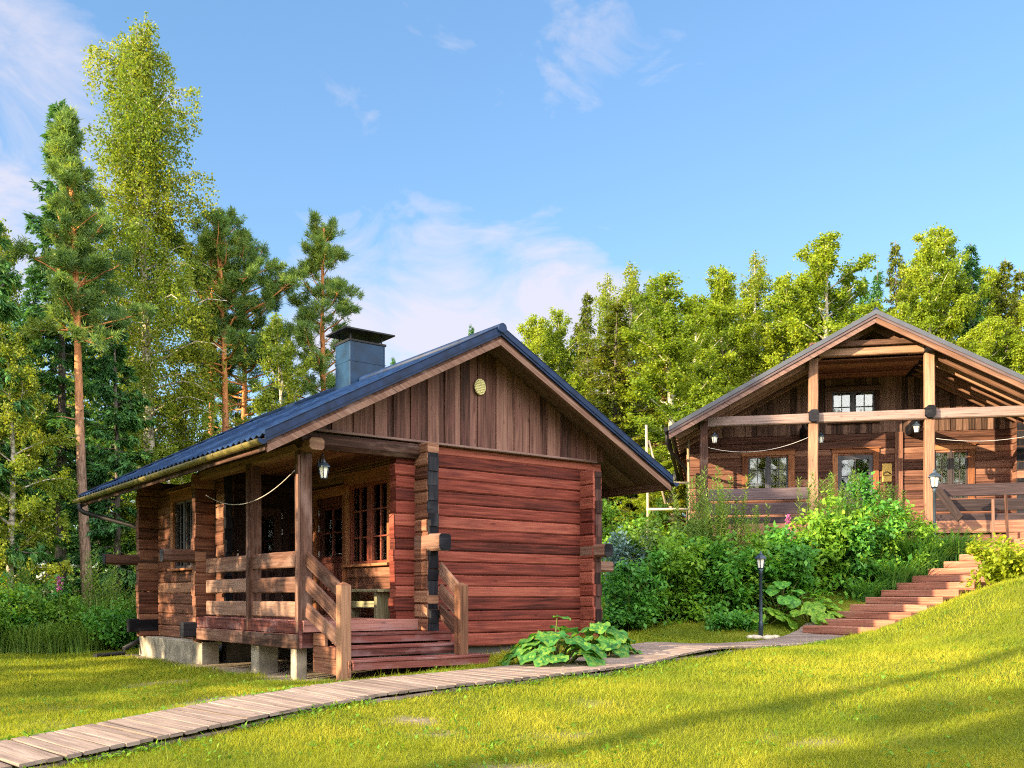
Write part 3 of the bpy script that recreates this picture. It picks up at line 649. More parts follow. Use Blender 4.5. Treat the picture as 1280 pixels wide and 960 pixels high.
# chimney
ch = MB(); cx0, cx1, cy0, cy1 = -.24, .46, 3.45, 3.98
ch.box(cx0, cx1, cy0, cy1, 4.2, 5.42, ch=.012)
for zz in (4.62, 5.06): ch.box(cx0 - .006, cx1 + .006, cy0 - .006, cy1 + .006, zz, zz + .018, ch=.002)
ch.box(cx0 + .012, cx0 + .04, cy0 - .008, cy0 + .02, 4.2, 5.41, ch=.002); ch.box(cx1 - .04, cx1 - .012, cy0 - .008, cy0 + .02, 4.2, 5.41, ch=.002)
co_ = ch.build('chimney', CHIM, cabin)
ch = MB(); ch.box(cx0 - .015, cx1 + .015, cy0 - .015, cy1 + .015, 5.40, 5.44, ch=.006)
for (a, b) in ((cx0 + .05, cy0 + .05), (cx1 - .05, cy0 + .05), (cx0 + .05, cy1 - .05), (cx1 - .05, cy1 - .05)): ch.box(a - .012, a + .012, b - .012, b + .012, 5.43, 5.58, ch=.002)
ch.build('chimney_collar', DARKM, co_)
ch = MB(); mxx, myy = (cx0 + cx1) / 2, (cy0 + cy1) / 2
b0 = len(ch.v); r4 = [(cx0 - .13, cy0 - .12), (cx1 + .13, cy0 - .12), (cx1 + .13, cy1 + .12), (cx0 - .13, cy1 + .12)]
ch.v += [Vector((x, y, 5.575)) for x, y in r4] + [Vector((x, y, 5.60)) for x, y in r4] + [Vector((mxx + (x - mxx) * .25, myy + (y - myy) * .25, 5.66)) for x, y in r4]
Q = ((0, 0), (1, 0), (1, 1), (0, 1))
ch.face((b0 + 3, b0 + 2, b0 + 1, b0), Q, .5); ch.face((b0 + 8, b0 + 9, b0 + 10, b0 + 11), Q, .5)
for lv in (0, 4):
    for k in range(4): ch.face((b0 + lv + k, b0 + lv + (k + 1) % 4, b0 + lv + 4 + (k + 1) % 4, b0 + lv + 4 + k), Q, .5)
ch.build('chimney_cap', DARKM, co_)
# -- porch
pf = MB(); y = 0
for k in range(13): pf.box(-2.74 + k * .13, -2.74 + k * .13 + .122, .0, 3.5, .68, .71)
pf.build('porch_floor', DECK, cabin)
pc = MB()
for k in range(13): pc.box(-2.72 + k * .13, -2.72 + k * .13 + .122, -.05, 3.5, 2.99, 3.01)
pc.build('porch_ceiling', REDL, cabin)
rim = MB()
rim.box(-2.79, -2.745, -.06, 3.66, .54, .70, seg=3, jit=.002); rim.box(-2.785, -2.745, -.06, 1.72, .36, .535); rim.box(-2.785, -2.745, 1.73, 3.66, .365, .535)
rim.box(-2.74, -1.06, -.095, -.045, .56, .71); rim.box(-2.74, -1.1, -.055, -.015, .36, .555)
rim.build('porch_rim', DECK, cabin)
rim = MB(); rim.box(-2.81, -2.792, -.07, 1.74, .35, .53); rim.box(-2.81, -2.792, 1.75, 3.62, .352, .53); rim.build('porch_skirt', RAIL, cabin)
for nm, yy in (('porch_post', .04), ('porch_post', 1.66)):
    po = MB(); po.box(-2.765, -2.60, yy - .085, yy + .085, .56, 2.86, seg=6, jit=.0025, ch=.008)
    po.box(-2.80, -2.768, yy - .085, yy - .02, .56, 2.80, ch=.004)
    po.build(nm, RAIL, cabin)
pl = MB(); pl.box(-2.76, -2.56, -.3, 3.7, 2.84, 2.99, seg=8, jit=.004, ch=.03); pl.build('porch_top_plate', HBRN, cabin)
fb = MB(); fb.beam((-2.78, -.03, 2.99), (-.98, -.03, 2.99), .20, .20, ch=.055, seg=6, jit=.006); fb.build('porch_front_beam', RAIL, cabin)
for (y0, y1) in ((.125, 1.575), (1.745, 3.40)):
    for (za, zb) in ((1.385, 1.60), (1.065, 1.27), (.735, .95)):
        r_ = MB(); r_.box(-2.735, -2.69, y0, y1, za + random.uniform(-.01, .01), zb, seg=4, jit=.003, ch=.012); r_.build('rail_board', RAIL, cabin)
fd = MB(); fd.box(-2.72, -2.45, 3.62, 6.95, -.25, .30, ch=.012); fd.build('foundation', CONC, cabin)
DBLK = plain('dark_block', (.075, .07, .065), .9, 0, .3, 6, .3)
for (a_, b_, c_, d_, e_, f_) in ((-2.3, -.9, 3.7, 3.9, -.3, .4), (-.9, 2.1, .1, .3, -.2, .32), (1.9, 2.1, .3, 6.6, 0, .32), (-.9, -.72, .3, 3.7, -.2, .36)):
    fd = MB(); fd.box(a_, b_, c_, d_, e_, f_); fd.build('foundation_wall', DBLK, cabin)
for (x0, x1, y0, y1) in ((-2.74, -2.44, 1.35, 1.62), (-2.78, -2.62, .06, .22), (-1.4, -1.1, .1, .4)):
    q = MB(); q.box(x0, x1, y0, y1, -.3, .355, ch=.012); q.build('pier', CONC, cabin)
# steps
for k, (xa, xb, ya, yb, zt) in enumerate([(-2.56, -.55, -1.06, -.68, .255), (-2.54, -.72, -.74, -.40, .40), (-2.52, -.72, -.44, -.10, .55)]):
    q = MB(); q.box(xa, xb, ya, yb, zt - .035, zt, ch=.008, seg=3, jit=.002); q.box(xa + .01, xb - .01, ya + .012, ya + .05, zt - .125, zt - .037, ch=.004); q.build('step', DECK, cabin)
st = MB()
for (y0, y1, z0, z1) in ((-.40, -.06, .395, .55), (-.68, -.06, .245, .392), (-1.02, -.06, .06, .242)): st.box(-2.60, -2.566, y0, y1, z0, z1, ch=.004)
st.build('step_stringer', REDL, cabin); st = MB()
for (y0, y1, z0, z1) in ((-.40, -.1, .40, .51), (-.68, -.1, .255, .36), (-1.02, -.1, .07, .215)): st.box(-.76, -.73, y0, y1, z0, z1, ch=.004)
st.build('step_stringer', REDL, cabin)
def newel(x, y, z0, z1):
    q = MB(); q.pyramid((x, y, 0), 4, [(.098, z0), (.098, z1 - .05), (.09, z1 - .045), (.006, z1)], math.pi / 4)
    q2 = MB(); q2.box(x - .068, x + .068, y - .068, y + .068, z0, z1 - .045, ch=.006); q2.pyramid((x, y, 0), 4, [(.094, z1 - .046), (.09, z1 - .04), (.004, z1)], math.pi / 4)
    return q2.build('newel_post', POSTW, cabin)
newel(-2.62, -.93, -.02, 1.19); newel(-.90, -.90, .257, 1.20)
for (xa, ya, xb, yb, zs) in ((-2.68, -.05, -2.62, -.86, ((1.50, 1.07), (1.19, .755), (.845, .47))), (-.86, -.33, -.90, -.84, ((1.40, 1.09), (1.11, .82), (.83, .56)))):
    for (z0, z1) in zs:
        q = MB(); q.beam((xa, ya, z0), (xb, yb, z1), .036, .185, ch=.008, seg=3, jit=.002); q.build('stair_rail_board', RAIL, cabin)
# openings
window(cabin, (-1.06, 1.88, 1.50), (0, -1, 0), (-1, 0, 0), 1.18, 1.20, sash=SASHR, tw=.1, cols=2, rows=3, head=.16, curtain='wide')
door(cabin, (-1.06, 2.95, .72), (0, -1, 0), (-1, 0, 0), .89, 1.86, DOORW, glass=(.14, .86, .50, .90), label='brown door with a four pane window')
door(cabin, (-2.20, 3.62, .72), (1, 0, 0), (0, -1, 0), .82, 1.83, BLACKW, glass=(.30, .84, .44, .88), grid=(1, 2), trim=BLACKW, handle_side=-1, label='black door with a two pane window and steel handle')
window(cabin, (-2.5, 5.62, 1.50), (0, -1, 0), (-1, 0, 0), 1.0, 1.16, sash=SASHD, trim=TRIM, tw=.13, cols=2, rows=1, head=.16, curtain=False)

# bench under the porch window
bn = thing('bench', (*cabw(-1.28, .95), .71), PA, 'low greenish wooden bench under the cabin porch window', 'bench')
q = MB()
for k in range(3): q.box(-.17 + k * .115, -.17 + k * .115 + .105, -.62, .62, .37, .41)
q.build('seat', BENCHW, bn)
for y in (-.5, .5):
    q = MB(); q.box(-.14, .14, y - .04, y + .04, 0, .37); q.build('leg', BENCHW, bn)
q = MB(); q.box(-.03, .03, -.46, .46, .14, .24); q.build('stretcher', BENCHW, bn)

# ---------------------------------------------------------------- lamps
def lantern_head(parent, s=1.0, z=0.0, top=BLUEM):
    q = MB(); q.pyramid((0, 0, z), 6, [(.055 * s, 0), (.062 * s, .012 * s), (.05 * s, .02 * s)]); q.build('lantern_base', top, parent)
    q = MB(); q.pyramid((0, 0, z), 6, [(.052 * s, .02 * s), (.082 * s, .19 * s)]); q.build('lamp_glass', LGLASS, parent)
    q = MB()
    for k in range(6):
        th = 2 * math.pi * k / 6
        q.beam((.054 * s * math.cos(th), .054 * s * math.sin(th), z + .02 * s), (.085 * s * math.cos(th), .085 * s * math.sin(th), z + .19 * s), .012 * s, .012 * s, ch=.002)
    q.build('lantern_frame', top, parent)
    q = MB(); q.pyramid((0, 0, z), 6, [(.118 * s, .185 * s), (.115 * s, .20 * s), (.075 * s, .245 * s), (.035 * s, .262 * s), (.03 * s, .285 * s), (.006 * s, .33 * s)]); q.build('lantern_cap', top, parent)
def wall_lantern(loc, rz_, label, nrm=(0, -1), s=.8, hang=.08):
    """bracket lantern; local -Y points away from the wall"""
    t_ = thing('wall_lantern', loc, rz_, label, 'lantern', 'lanterns fixed to the log walls and posts')
    lantern_head(t_, s, -.10)
    q = MB(); q.box(-.03, .03, .10, .115, -.02, .16, ch=.003); q.tube([(0, .105, .10), (0, .07, .21), (0, .02, .23), (0, 0, .17)], .009, 6); q.build('bracket', DARKM, t_)
    return t_
X, Y = cabw(-2.50, -.16); wall_lantern((X, Y, 2.60), PA, 'dark lantern on the corner post of the small cabin porch')
def lamp_post(loc, h, label, s=1.0):
    t_ = thing('lamp_post', loc, R_(10), label, 'lamp post', 'garden lamp posts')
    q = MB(); q.lathe((0, 0, -.15), [(.045, 0), (.045, .42), (.04, .44), (.034, .46), (.030, h - .25), (.045, h - .23), (.03, h - .20), (.055, h - .155)], 12); q.build('pole', BLUEM, t_)
    lantern_head(t_, 1.05 * s, h - .30)
    return t_
p = px(951, 18.4); zl = tz(p.x, p.y)
lamp_post((p.x, p.y, zl), 1.62, 'dark blue lamp post standing by the grey boardwalk before the first garden step')
q = MB(); rs = np.random.default_rng(5)
for k in range(9):
    a = k * .7; r0 = .1 + .22 * rs.random(); c = Vector((p.x + r0 * math.cos(a), p.y + r0 * math.sin(a) * .8, zl)); s0 = .07 + .05 * rs.random()
    q.lathe((c.x, c.y, zl - .04), [(.01, -.02), (s0, .01), (s0 * 1.05, .04), (s0 * .7, .075), (.01, .09)], 8)
q.build('stone_ring', plain('pale_stone', (.42, .36, .29), .9, 0, .3, 9, .3)); tag(bpy.data.objects['stone_ring'], 'ring of pale stones around the foot of the lamp post', 'stones')
p = px(1168, 21.6, 690); lamp_post((p.x, p.y, p.z - .1), 1.85, 'blue capped lamp post rising from the bushes before the house railing', 1.25)

# ---------------------------------------------------------------- cables
def cable(pts3, sag, label, rad=.007):
    a, b = Vector(pts3[0]), Vector(pts3[1]); P = []
    for k in range(25):
        t = k / 24; v = a.lerp(b, t); v.z -= sag * 4 * t * (1 - t); P.append(v)
    q = MB(); q.tube(P, rad, 6); o = q.build('cable', ROPE); tag(o, label, 'cable'); return o
A = cabw(-2.825, .0); B = cabw(-2.825, 3.15); cable(((*A, 2.60), (*B, 2.56)), .27, 'white cable sagging between the porch posts of the small cabin')

# ================================================================ HOUSE
house = thing('log_house', (CB[0], CB[1], 0), PB, 'large brown log house with open timber gable and balcony beam on the slope', 'house')
HS = (7.94 - 5.32) / 4.89
def hz(lx): return 7.86 - HS * abs(lx)
DZ = 2.85; PP = .5; WY = 2.75; HD = 11.5
# walls
wl = MB(); wO = 4.45
log_wall(wl, (-4.15, WY), (4.0, WY), 1.7, 5.43, .18, (0, -1), openings=[(4.15 - 2.88, 4.15 - 1.82, 3.75, 4.90), (4.15 - .53, 4.15 + .38, DZ, 4.90), (4.15 + 1.92, 4.15 + 2.74, 3.6, 4.92)], pitch=.2, ext0=.38, ext1=.1)
wl.build('facade_wall', HLOG, house)
wl = MB(); log_wall(wl, (-4.15, WY), (-4.15, HD - .6), 1.7, 5.6, .18, (-1, 0), pitch=.2); wl.build('side_wall', HLOG, house); wl = MB(); log_wall(wl, (4.0, WY), (4.0, HD - .6), 1.7, 5.6, .18, (1, 0), pitch=.2, ext0=.35); wl.build('side_wall', HLOG, house)
wl = MB(); log_wall(wl, (-4.15, HD - .6), (4.0, HD - .6), 1.7, 5.6, .18, (0, 1), pitch=.2); wl.build('rear_wall', HLOG, house)
wl = MB(); endx = (4.0 - .18, 4.0)
z = 2.9
while z < 5.4:
    wl.box(endx[0], endx[1], WY - .37, WY - .355, z + .005, z + .19, ch=.01); z += .2
wl.build('log_end', CHAR, house)
gb = MB(); x = -4.6; k = 0
while x < 4.6:
    x1 = x + .15; dy = WY - (.03 if k % 2 else .008); za, zb = hz(x) - .22, hz(x1) - .22
    top = [(x1, dy, zb), (x, dy, za)]
    if x1 > -.70 and x < .43:
        gb.ext([(x, dy, 5.42), (x1, dy, 5.42), (x1, dy, 5.73), (x, dy, 5.73)], (0, .022, 0)); gb.ext([(x, dy, 6.54), (x1, dy, 6.54)] + top, (0, .022, 0))
    elif min(za, zb) > 5.46: gb.ext([(x, dy, 5.42), (x1, dy, 5.42)] + top, (0, .022, 0))
    x = x1; k += 1
gb.build('gable_cladding', HGAB, house)
gb = MB(); gb.ext([(-4.5, HD - .7, 5.4), (4.5, HD - .7, 5.4), (0, HD - .7, 7.5)], (0, .05, 0)); gb.build('rear_gable', HGAB, house)
# roof
for sgn in (-1, 1):
    a, b = Vector((0, -.02, 7.93)), Vector((sgn * 4.93, -.02, 7.93 - HS * 4.93)); up_ = Vector((0, 0, 1))
    rf = MB(); rf.ext([a, b, b - up_ * .05, a - up_ * .05], (0, HD, 0)); rf.ext([a + up_ * .012, b + up_ * .012, b - up_ * .10, a - up_ * .10], (0, -.02, 0))
    rf.build('roof', plain('house_roof_metal', (.045, .05, .068), .4, .1, .15, 4, .03), house)
    bg_ = MB(); a1, b1 = a - up_ * .10, b - up_ * .10
    bg_.ext([a1, b1, b1 - up_ * .07, a1 - up_ * .07], (0, .03, 0), gdir=(1, 0, -HS * sgn)); bg_.build('verge_strip', HDARK, house)
    bb = MB(); a2, b2 = a - up_ * .17 + Vector((0, .03, 0)), b - up_ * .17 + Vector((0, .03, 0))
    bb.ext([a2, b2, b2 - up_ * .13, a2 - up_ * .13], (0, .05, 0), gdir=Vector((1, 0, -HS)).normalized()); bb.build('bargeboard', HBRN if sgn > 0 else SOFF, house)  # left board's shade is put into its colour by a darker wood
    # soffit boards across the rafters + rafters
    so_ = MB(); L = 4.85; nb = 34
    for k in range(nb):
        s0, s1 = k * L / nb, (k + 1) * L / nb - .008; z0, z1 = 7.87 - HS * s0, 7.87 - HS * s1
        so_.ext([(sgn * s0, 0.05, z0), (sgn * s1, 0.05, z1), (sgn * s1, 0.05, z1 - .02), (sgn * s0, 0.05, z0 - .02)], (0, HD - .2, 0), gdir=(0, 1, 0))
    so_.build('soffit', HBRN, house)
    yy = .55; rr = 0
    while yy < HD - .3:
        r_ = MB(); a3 = Vector((0, yy, 7.83 - .09)); b3 = Vector((sgn * 4.80, yy, 7.83 - .09 - HS * 4.80))
        a3.z -= .03; b3.z -= .03; r_.beam(a3, b3, .07, .23, ch=.008, seg=3, jit=.002); r_.build('rafter', HBRN, house); yy += .48 if yy < 2.6 else .9
    gt = MB(); gx = sgn * 5.0; gz = 7.93 - HS * 4.93 - .06
    gt.tube([(gx, -.05, gz), (gx, HD, gz)], .06, 10); gt.build('gutter', DARKM, house)
rc = MB(); rc.tube([(0, -.03, 7.93), (0, HD, 7.93)], .06, 10); rc.build('ridge_cap', ROOFM, house)
dp = MB(); dp.tube([(-5.0, .5, 5.22), (-5.0, .55, 5.0), (-4.95, .8, 4.85), (-4.55, 2.45, 4.55), (-4.5, 2.5, 4.4), (-4.5, 2.5, 2.0)], .042, 8); dp.build('downpipe', DARKM, house)
# posts and beams
for lx, zt in ((-4.07, 5.75), (-1.40, 7.0), (1.31, 7.0), (4.07, 5.75)):
    q = MB(); w_ = .2 if abs(lx) > 2 else .23
    if abs(lx) > 2: q.box(lx - w_ / 2, lx + w_ / 2, PP - .1, PP + .1, 1.9, zt - .1, seg=8, jit=.004, ch=.02)
    else:
        q.box(lx - w_ / 2, lx + w_ / 2, PP - .1, PP + .1, 1.9, 5.32, seg=8, jit=.004, ch=.02); q.box(lx - w_ / 2, lx + w_ / 2, PP - .1, PP + .1, 5.62, zt - .06, seg=4, jit=.004, ch=.02)
    q.build('post', HBRN if lx > -3 else RAIL, house)
q = MB(); q.beam((-3.97, PP, 5.455), (4.3, PP, 5.455), .20, .24, ch=.025, seg=14, jit=.005); q.build('cross_beam', HGREY, house)
for lx in (-1.40, 1.31):
    q = MB(); q.beam((lx, PP - .22, 5.50), (lx, WY + .05, 5.16 + .30), .24, .30, ch=.06, seg=4, jit=.004); q.build('floor_beam', CHAR if lx > 0 else CHAR, house)
    q = MB(); q.beam((lx, -.02 + .15, 7.08), (lx, WY + .05, 7.02), .25, .28, ch=.05, seg=4, jit=.004); q.build('purlin', CHAR, house)
for lx in (-4.07, 4.07):
    q = MB(); q.beam((lx, .12, 5.55), (lx, HD - .3, 5.55), .2, .22, ch=.03, seg=6, jit=.004); q.build('purlin', RAIL, house)
q = MB(); q.beam((-1.26, PP, 7.065), (1.18, PP, 7.065), .16, .20, ch=.02, seg=4, jit=.003); q.beam((-1.5, PP - .12, 7.24), (1.45, PP - .12, 7.24), .12, .13, ch=.01); q.build('upper_beam', HBRN, house)
q = MB()
for k in range(15): q.box(-1.27, 1.18, PP + .1 + k * .145, PP + .1 + k * .145 + .135, 6.90, 6.93)
q.build('balcony_ceiling', REDL, house)
# deck and railing
q = MB(); q.box(-4.15, 4.4, PP - .15, WY, DZ - .06, DZ); q.box(-4.15, 4.4, PP - .2, PP - .155, DZ - .30, DZ - .002); q.build('porch_floor', HLOG, house)
q = MB(); log_wall(q, (-4.1, PP - .1), (4.6, PP - .1), 1.5, DZ - .31, .16, (0, -1), pitch=.2); q.build('porch_base_wall', HLOG, house)
for (xa, xb) in ((-3.95, -1.53), (1.45, 4.6)):
    for (za, zb) in ((3.44, 3.74), (3.08, 3.37), (2.76, 3.02)):
        q = MB(); q.box(xa, xb, PP - .13, PP - .07, za, zb, seg=4, jit=.004, ch=.015); q.build('rail_board', HDARK, house)
q = MB(); q.beam((1.46, PP - .2, 3.60), (1.85, PP - .7, 2.85), .04, .2, ch=.008); q.build('stair_rail_board', HDARK, house)
# openings
window(house, (-2.88, WY, 3.75), (1, 0, 0), (0, -1, 0), 1.06, 1.14, trim=TRIM, sash=SASHG, tw=.17, cols=2, rows=3, head=.13, curtain=True)
window(house, (1.92, WY, 3.60), (1, 0, 0), (0, -1, 0), .82, 1.31, trim=TRIM, sash=SASHD, tw=.17, cols=2, rows=3, head=.13, curtain='wide')
window(house, (-.68, WY - .03, 5.72), (1, 0, 0), (0, -1, 0), 1.09, .84, trim=HGAB, sash=SASHG, tw=.12, cols=2, rows=2, head=.12, curtain=True)
door(house, (-.53, WY, DZ), (1, 0, 0), (0, -1, 0), .91, 2.04, SASHG, glass=(.12, .88, .48, .92), grid=(2, 2), trim=TRIM, tw=.14)
q = MB(); q.box(.92, 1.12, WY - .06, WY, 2.9, 5.42); q.build('wall_batten', HLOG, house)
pq = houw(.72, WY - .04)
sg = thing('wall_plaque', (*pq, 4.10), PB, 'yellow wooden plaque with a dark arc mark beside the house door', 'plaque')
q = MB(); q.box(-.12, .12, -.02, .02, 0, .48); q.build('board', YSIGN, sg)
q = MB(); q.tube([(-.09, -.03, .2), (-.05, -.03, .245), (0, -.03, .26), (.05, -.03, .245), (.09, -.03, .2)], .012, 6); q.tube([(-.09, -.028, .16), (.09, -.028, .16)], .006, 6); q.build('arc_mark', DARKM, sg)
for lx, ly, z, lab in ((-3.80, PP, 5.02, 'small lantern hanging beside the left corner post of the large house'), (-1.18, PP + .3, 4.98, 'small lantern beside the left balcony post of the large house'), (1.02, PP + .0, 5.12, 'pale lantern hung left of the right balcony post of the large house')):
    X, Y = houw(lx, ly); wall_lantern((X, Y, z), PB, lab, s=.9)
A, B = houw(-3.95, PP - .1), houw(-1.52, PP - .1); cable(((*A, 4.80), (*B, 4.98)), .22, 'white cable sagging under the beam of the large house at the left window')
A, B = houw(1.45, PP - .1), houw(4.0, PP - .1); cable(((*A, 4.85), (*B, 4.95)), .14, 'white cable strung under the beam of the large house at the right window')
# ladder standing at the side of the house
X, Y = houw(-5.55, 1.3); ld = thing('ladder', (X, Y, 1.3), PB + R_(10), 'pale wooden ladder frame standing against the side of the large house', 'ladder')
for dx in (0, 1.1):
    q = MB(); q.tube([(dx, 0, 0), (dx + .02, 0, 2.0), (dx - .02, .05, 4.3)], .035, 7); q.build('rail', PALE, ld)
for z in (.9, 2.05, 2.75):
    q = MB(); q.tube([(-.02, 0, z), (1.12, 0, z)], .035, 6); q.build('rung', PALE, ld)
q = MB(); q.tube([(.05, .1, 3.9), (.5, .1, 2.2)], .03, 6); q.build('brace', PALE, ld)

# ---------------------------------------------------------------- garden steps
p0 = Vector((*[*px(1003, 18.3)][:2], 0))
gs = thing('garden_steps', (p0.x, p0.y, 0), 0, 'flight of reddish timber garden steps climbing the lawn to the house', 'steps')
tv = Vector((.86, .51, 0)).normalized(); ev = Vector((.51, -.86, 0)).normalized()
NST = 14; STP = []
for k in range(NST):
    yk = 18.3 + k * .27; yt = 782 - k * 8.9; xl = 1003 + k * 19.6
    a = px(xl, yk, yt)
    b = a + ev * 1.75 - Vector((0, 0, 0)); STP.append((a.copy(), b.copy()))
    a -= p0; b -= p0; dz_ = Vector((0, 0, 1)); tr_ = .5
    q = MB()
    c0 = a + tv * .05 - dz_ * .07; c1 = b + tv * .05 - dz_ * .07
    q.beam(c0, c1, .09, .14, ch=.012, seg=3, jit=.003)
    for j in range(3):
        o = tv * (.155 + j * .135) - dz_ * .022; q.beam(a + o, b + o, .125, .04, ch=.006)
    q.beam(a + tv * .05 - dz_ * .21, b + tv * .05 - dz_ * .21, .07, .14)
    q.build('step', STEPW, gs)

# ---------------------------------------------------------------- plants and trees
def rot_to(D): return D / np.maximum(np.linalg.norm(D, axis=1, keepdims=True), 1e-9)
def leaf_quads(P, D, Nn, L, W, fold=.12, wide=.45):
    D = rot_to(D); S = rot_to(np.cross(D, Nn)); Nn = np.cross(S, D)
    L = np.broadcast_to(np.asarray(L, float), (len(P),))[:, None]; W = np.broadcast_to(np.asarray(W, float), (len(P),))[:, None]
    return np.stack([P, P + D * L * wide + S * W * .5 + Nn * L * fold, P + D * L, P + D * L * wide - S * W * .5 + Nn * L * fold], 1)
def clump_rnd(P, rng, s=.7, amt=.55):
    """light and dark clumps: leaf colour varies slowly through the crown"""
    f = np.sin(P[:, 0] / s + rng.random() * 6) + np.sin(P[:, 1] / s * 1.1 + rng.random() * 6) + np.sin(P[:, 2] / s * .9 + rng.random() * 6)
    return np.clip(.5 + f / 6 * amt + rng.normal(0, .17, len(P)), 0, 1)
def unit(rng, n): return rot_to(rng.normal(size=(n, 3)))
M_BIRCH = leafmat('birch_leaf', (.05, .11, .018), (.14, .21, .022), (.30, .32, .035), .45)
M_ASPEN = leafmat('aspen_leaf', (.075, .14, .012), (.20, .28, .018), (.38, .42, .035), .48)
M_SPRUCE = leafmat('spruce_needle', (.025, .09, .038), (.065, .18, .06), (.15, .29, .055), .3)
M_SPRUCEY = leafmat('sunny_spruce_needle', (.05, .085, .012), (.14, .175, .018), (.28, .27, .028), .25)
M_PINE = leafmat('pine_needle', (.06, .13, .055), (.14, .24, .065), (.30, .36, .06), .45)
M_DEAD = leafmat('dead_needle', (.10, .05, .025), (.20, .11, .05), (.32, .2, .09), .2)
M_SHR = leafmat('shrub_leaf', (.03, .12, .024), (.085, .27, .04), (.20, .42, .055), .42, spec=.3)
M_SHR2 = leafmat('light_shrub_leaf', (.055, .15, .02), (.15, .31, .032), (.30, .45, .055), .45)
M_WEED = leafmat('weed_leaf', (.05, .11, .025), (.13, .24, .05), (.28, .38, .10), .42)
M_LILY = leafmat('lily_blade', (.025, .10, .030), (.07, .20, .045), (.17, .32, .06), .4)
M_YEL = leafmat('yellow_leaf', (.12, .19, .012), (.27, .34, .02), (.48, .46, .035), .45)
M_RHU = leafmat('rhubarb_leaf', (.016, .10, .03), (.05, .19, .04), (.19, .31, .045), .4, rough=.6, spec=.25)
M_FLOW = leafmat('fireweed_flower', (.30, .05, .22), (.42, .10, .33), (.5, .2, .42), .3)
B_BIRCH = barkmat('birch_bark', (.12, .10, .085), (.55, .50, .43), (3.0, 1.2))
B_PINE = barkmat('pine_bark', (.10, .065, .05), (.24, .16, .125), (2, 7), hi=(.56, .23, .09), h0=4.5, h1=8.0)
B_SPR = barkmat('spruce_bark', (.06, .05, .048), (.16, .135, .125), (2, 7))
B_ASP = barkmat('aspen_bark', (.20, .19, .13), (.45, .42, .32), (1.5, 2.5))
B_STEM = barkmat('green_stem', (.06, .08, .02), (.15, .15, .05), (2, 6))

def trunk_path(rng, h, lean=(0, 0), wob=.12, n=9):
    ph = rng.random(4) * 6; P = []
    for k in range(n):
        t = k / (n - 1); P.append(Vector((lean[0] * t + wob * math.sin(ph[0] + t * 5) * t, lean[1] * t + wob * math.sin(ph[1] + t * 4.3) * t, h * t)))
    o = P[0].copy(); return [p - o for p in P]
def path_at(P, t):
    f = min(max(t, 0), .9999) * (len(P) - 1); i = int(f); return P[i].lerp(P[i + 1], f - i)
def make_tree(name, trunk_mb, bark, quads, rnd, leafm, label, cat='tree', group=None, loc=(0, 0, 0), rz_=0, trunk_name='trunk', crown_name='crown'):
    t_ = thing(name, loc, rz_, label, cat, group)
    trunk_mb.build(trunk_name, bark, t_)
    npmesh(crown_name, quads, quads.shape[1], rnd, leafm, t_)
    return t_
def gen_deciduous(seed, h, r, h0, nleaf, lsize, nb=None, droop=0.0, prof=None, limb=1.0, lean=(0, 0), rad=None, spread=1.0, topup=65):
    rng = np.random.default_rng(seed); tp = trunk_path(rng, h, lean, .15); tr = MB(); rad = rad or (.011 * h + .03)
    tr.tube(tp, [rad * (1 - .93 * k / 8) + .008 for k in range(9)], 8)
    nb = nb or int((h - h0) * 4); prof = prof or (lambda t: (math.sin(math.pi * min(1, (t * .82 + .16))) ** .75))
    T0, T1, Wt = [], [], []
    for i in range(nb):
        t = (i + rng.random()) / nb; z = h0 + (h - h0) * (t ** .95) * .97; b = path_at(tp, z / h); az = i * 2.39996 + rng.normal(0, .35)
        Lb = r * prof(t) * rng.uniform(.6, 1.12) + .15; el = R_(18 + (topup - 18) * t + rng.normal(0, 9))
        d = Vector((math.cos(az) * math.cos(el), math.sin(az) * math.cos(el), math.sin(el))); pts = [b]; cur = b.copy(); dd = d.copy()
        for s in range(5):
            cur = cur + dd * (Lb / 5); dd = (dd + Vector((rng.normal(0, .12), rng.normal(0, .12), rng.normal(0, .08) - droop * .18 * s))).normalized(); pts.append(cur.copy())
        r0 = (.012 + .014 * Lb) * limb * (1 - .5 * t); tr.tube(pts, [r0 * (1 - .16 * k) + .003 for k in range(6)], 5, cap=False)
        for s in range(max(4, int(Lb * 6))):
            u = rng.uniform(.18, 1); q = path_at(pts, u); tl = Lb * rng.uniform(.14, .34) * spread * (1.15 - .45 * u)
            v = Vector(rng.normal(0, 1, 3)); v.z = v.z * .6; v = (v.normalized() + dd * .5).normalized() * tl
            T0.append(q); T1.append(q + v); Wt.append(tl + .12)
            if droop > 0 and rng.random() < droop:
                l_ = rng.uniform(.5, 1.7) * droop; T0.append(q + v); T1.append(q + v + Vector((rng.normal(0, .08), rng.normal(0, .08), -l_))); Wt.append(l_ + .15)
    T0, T1, Wt = np.array(T0), np.array(T1), np.array(Wt); idx = rng.choice(len(T0), nleaf, p=Wt / Wt.sum())
    u = rng.random((nleaf, 1)); P = T0[idx] + (T1[idx] - T0[idx]) * u + rng.normal(0, lsize * .8, (nleaf, 3))
    D = unit(rng, nleaf) + np.array([0, 0, -.35]); Q = leaf_quads(P, D, unit(rng, nleaf) + np.array([0, 0, .5]), lsize * rng.uniform(.7, 1.3, nleaf), lsize * .72 * rng.uniform(.7, 1.2, nleaf))
    return tr, Q, clump_rnd(P, rng)
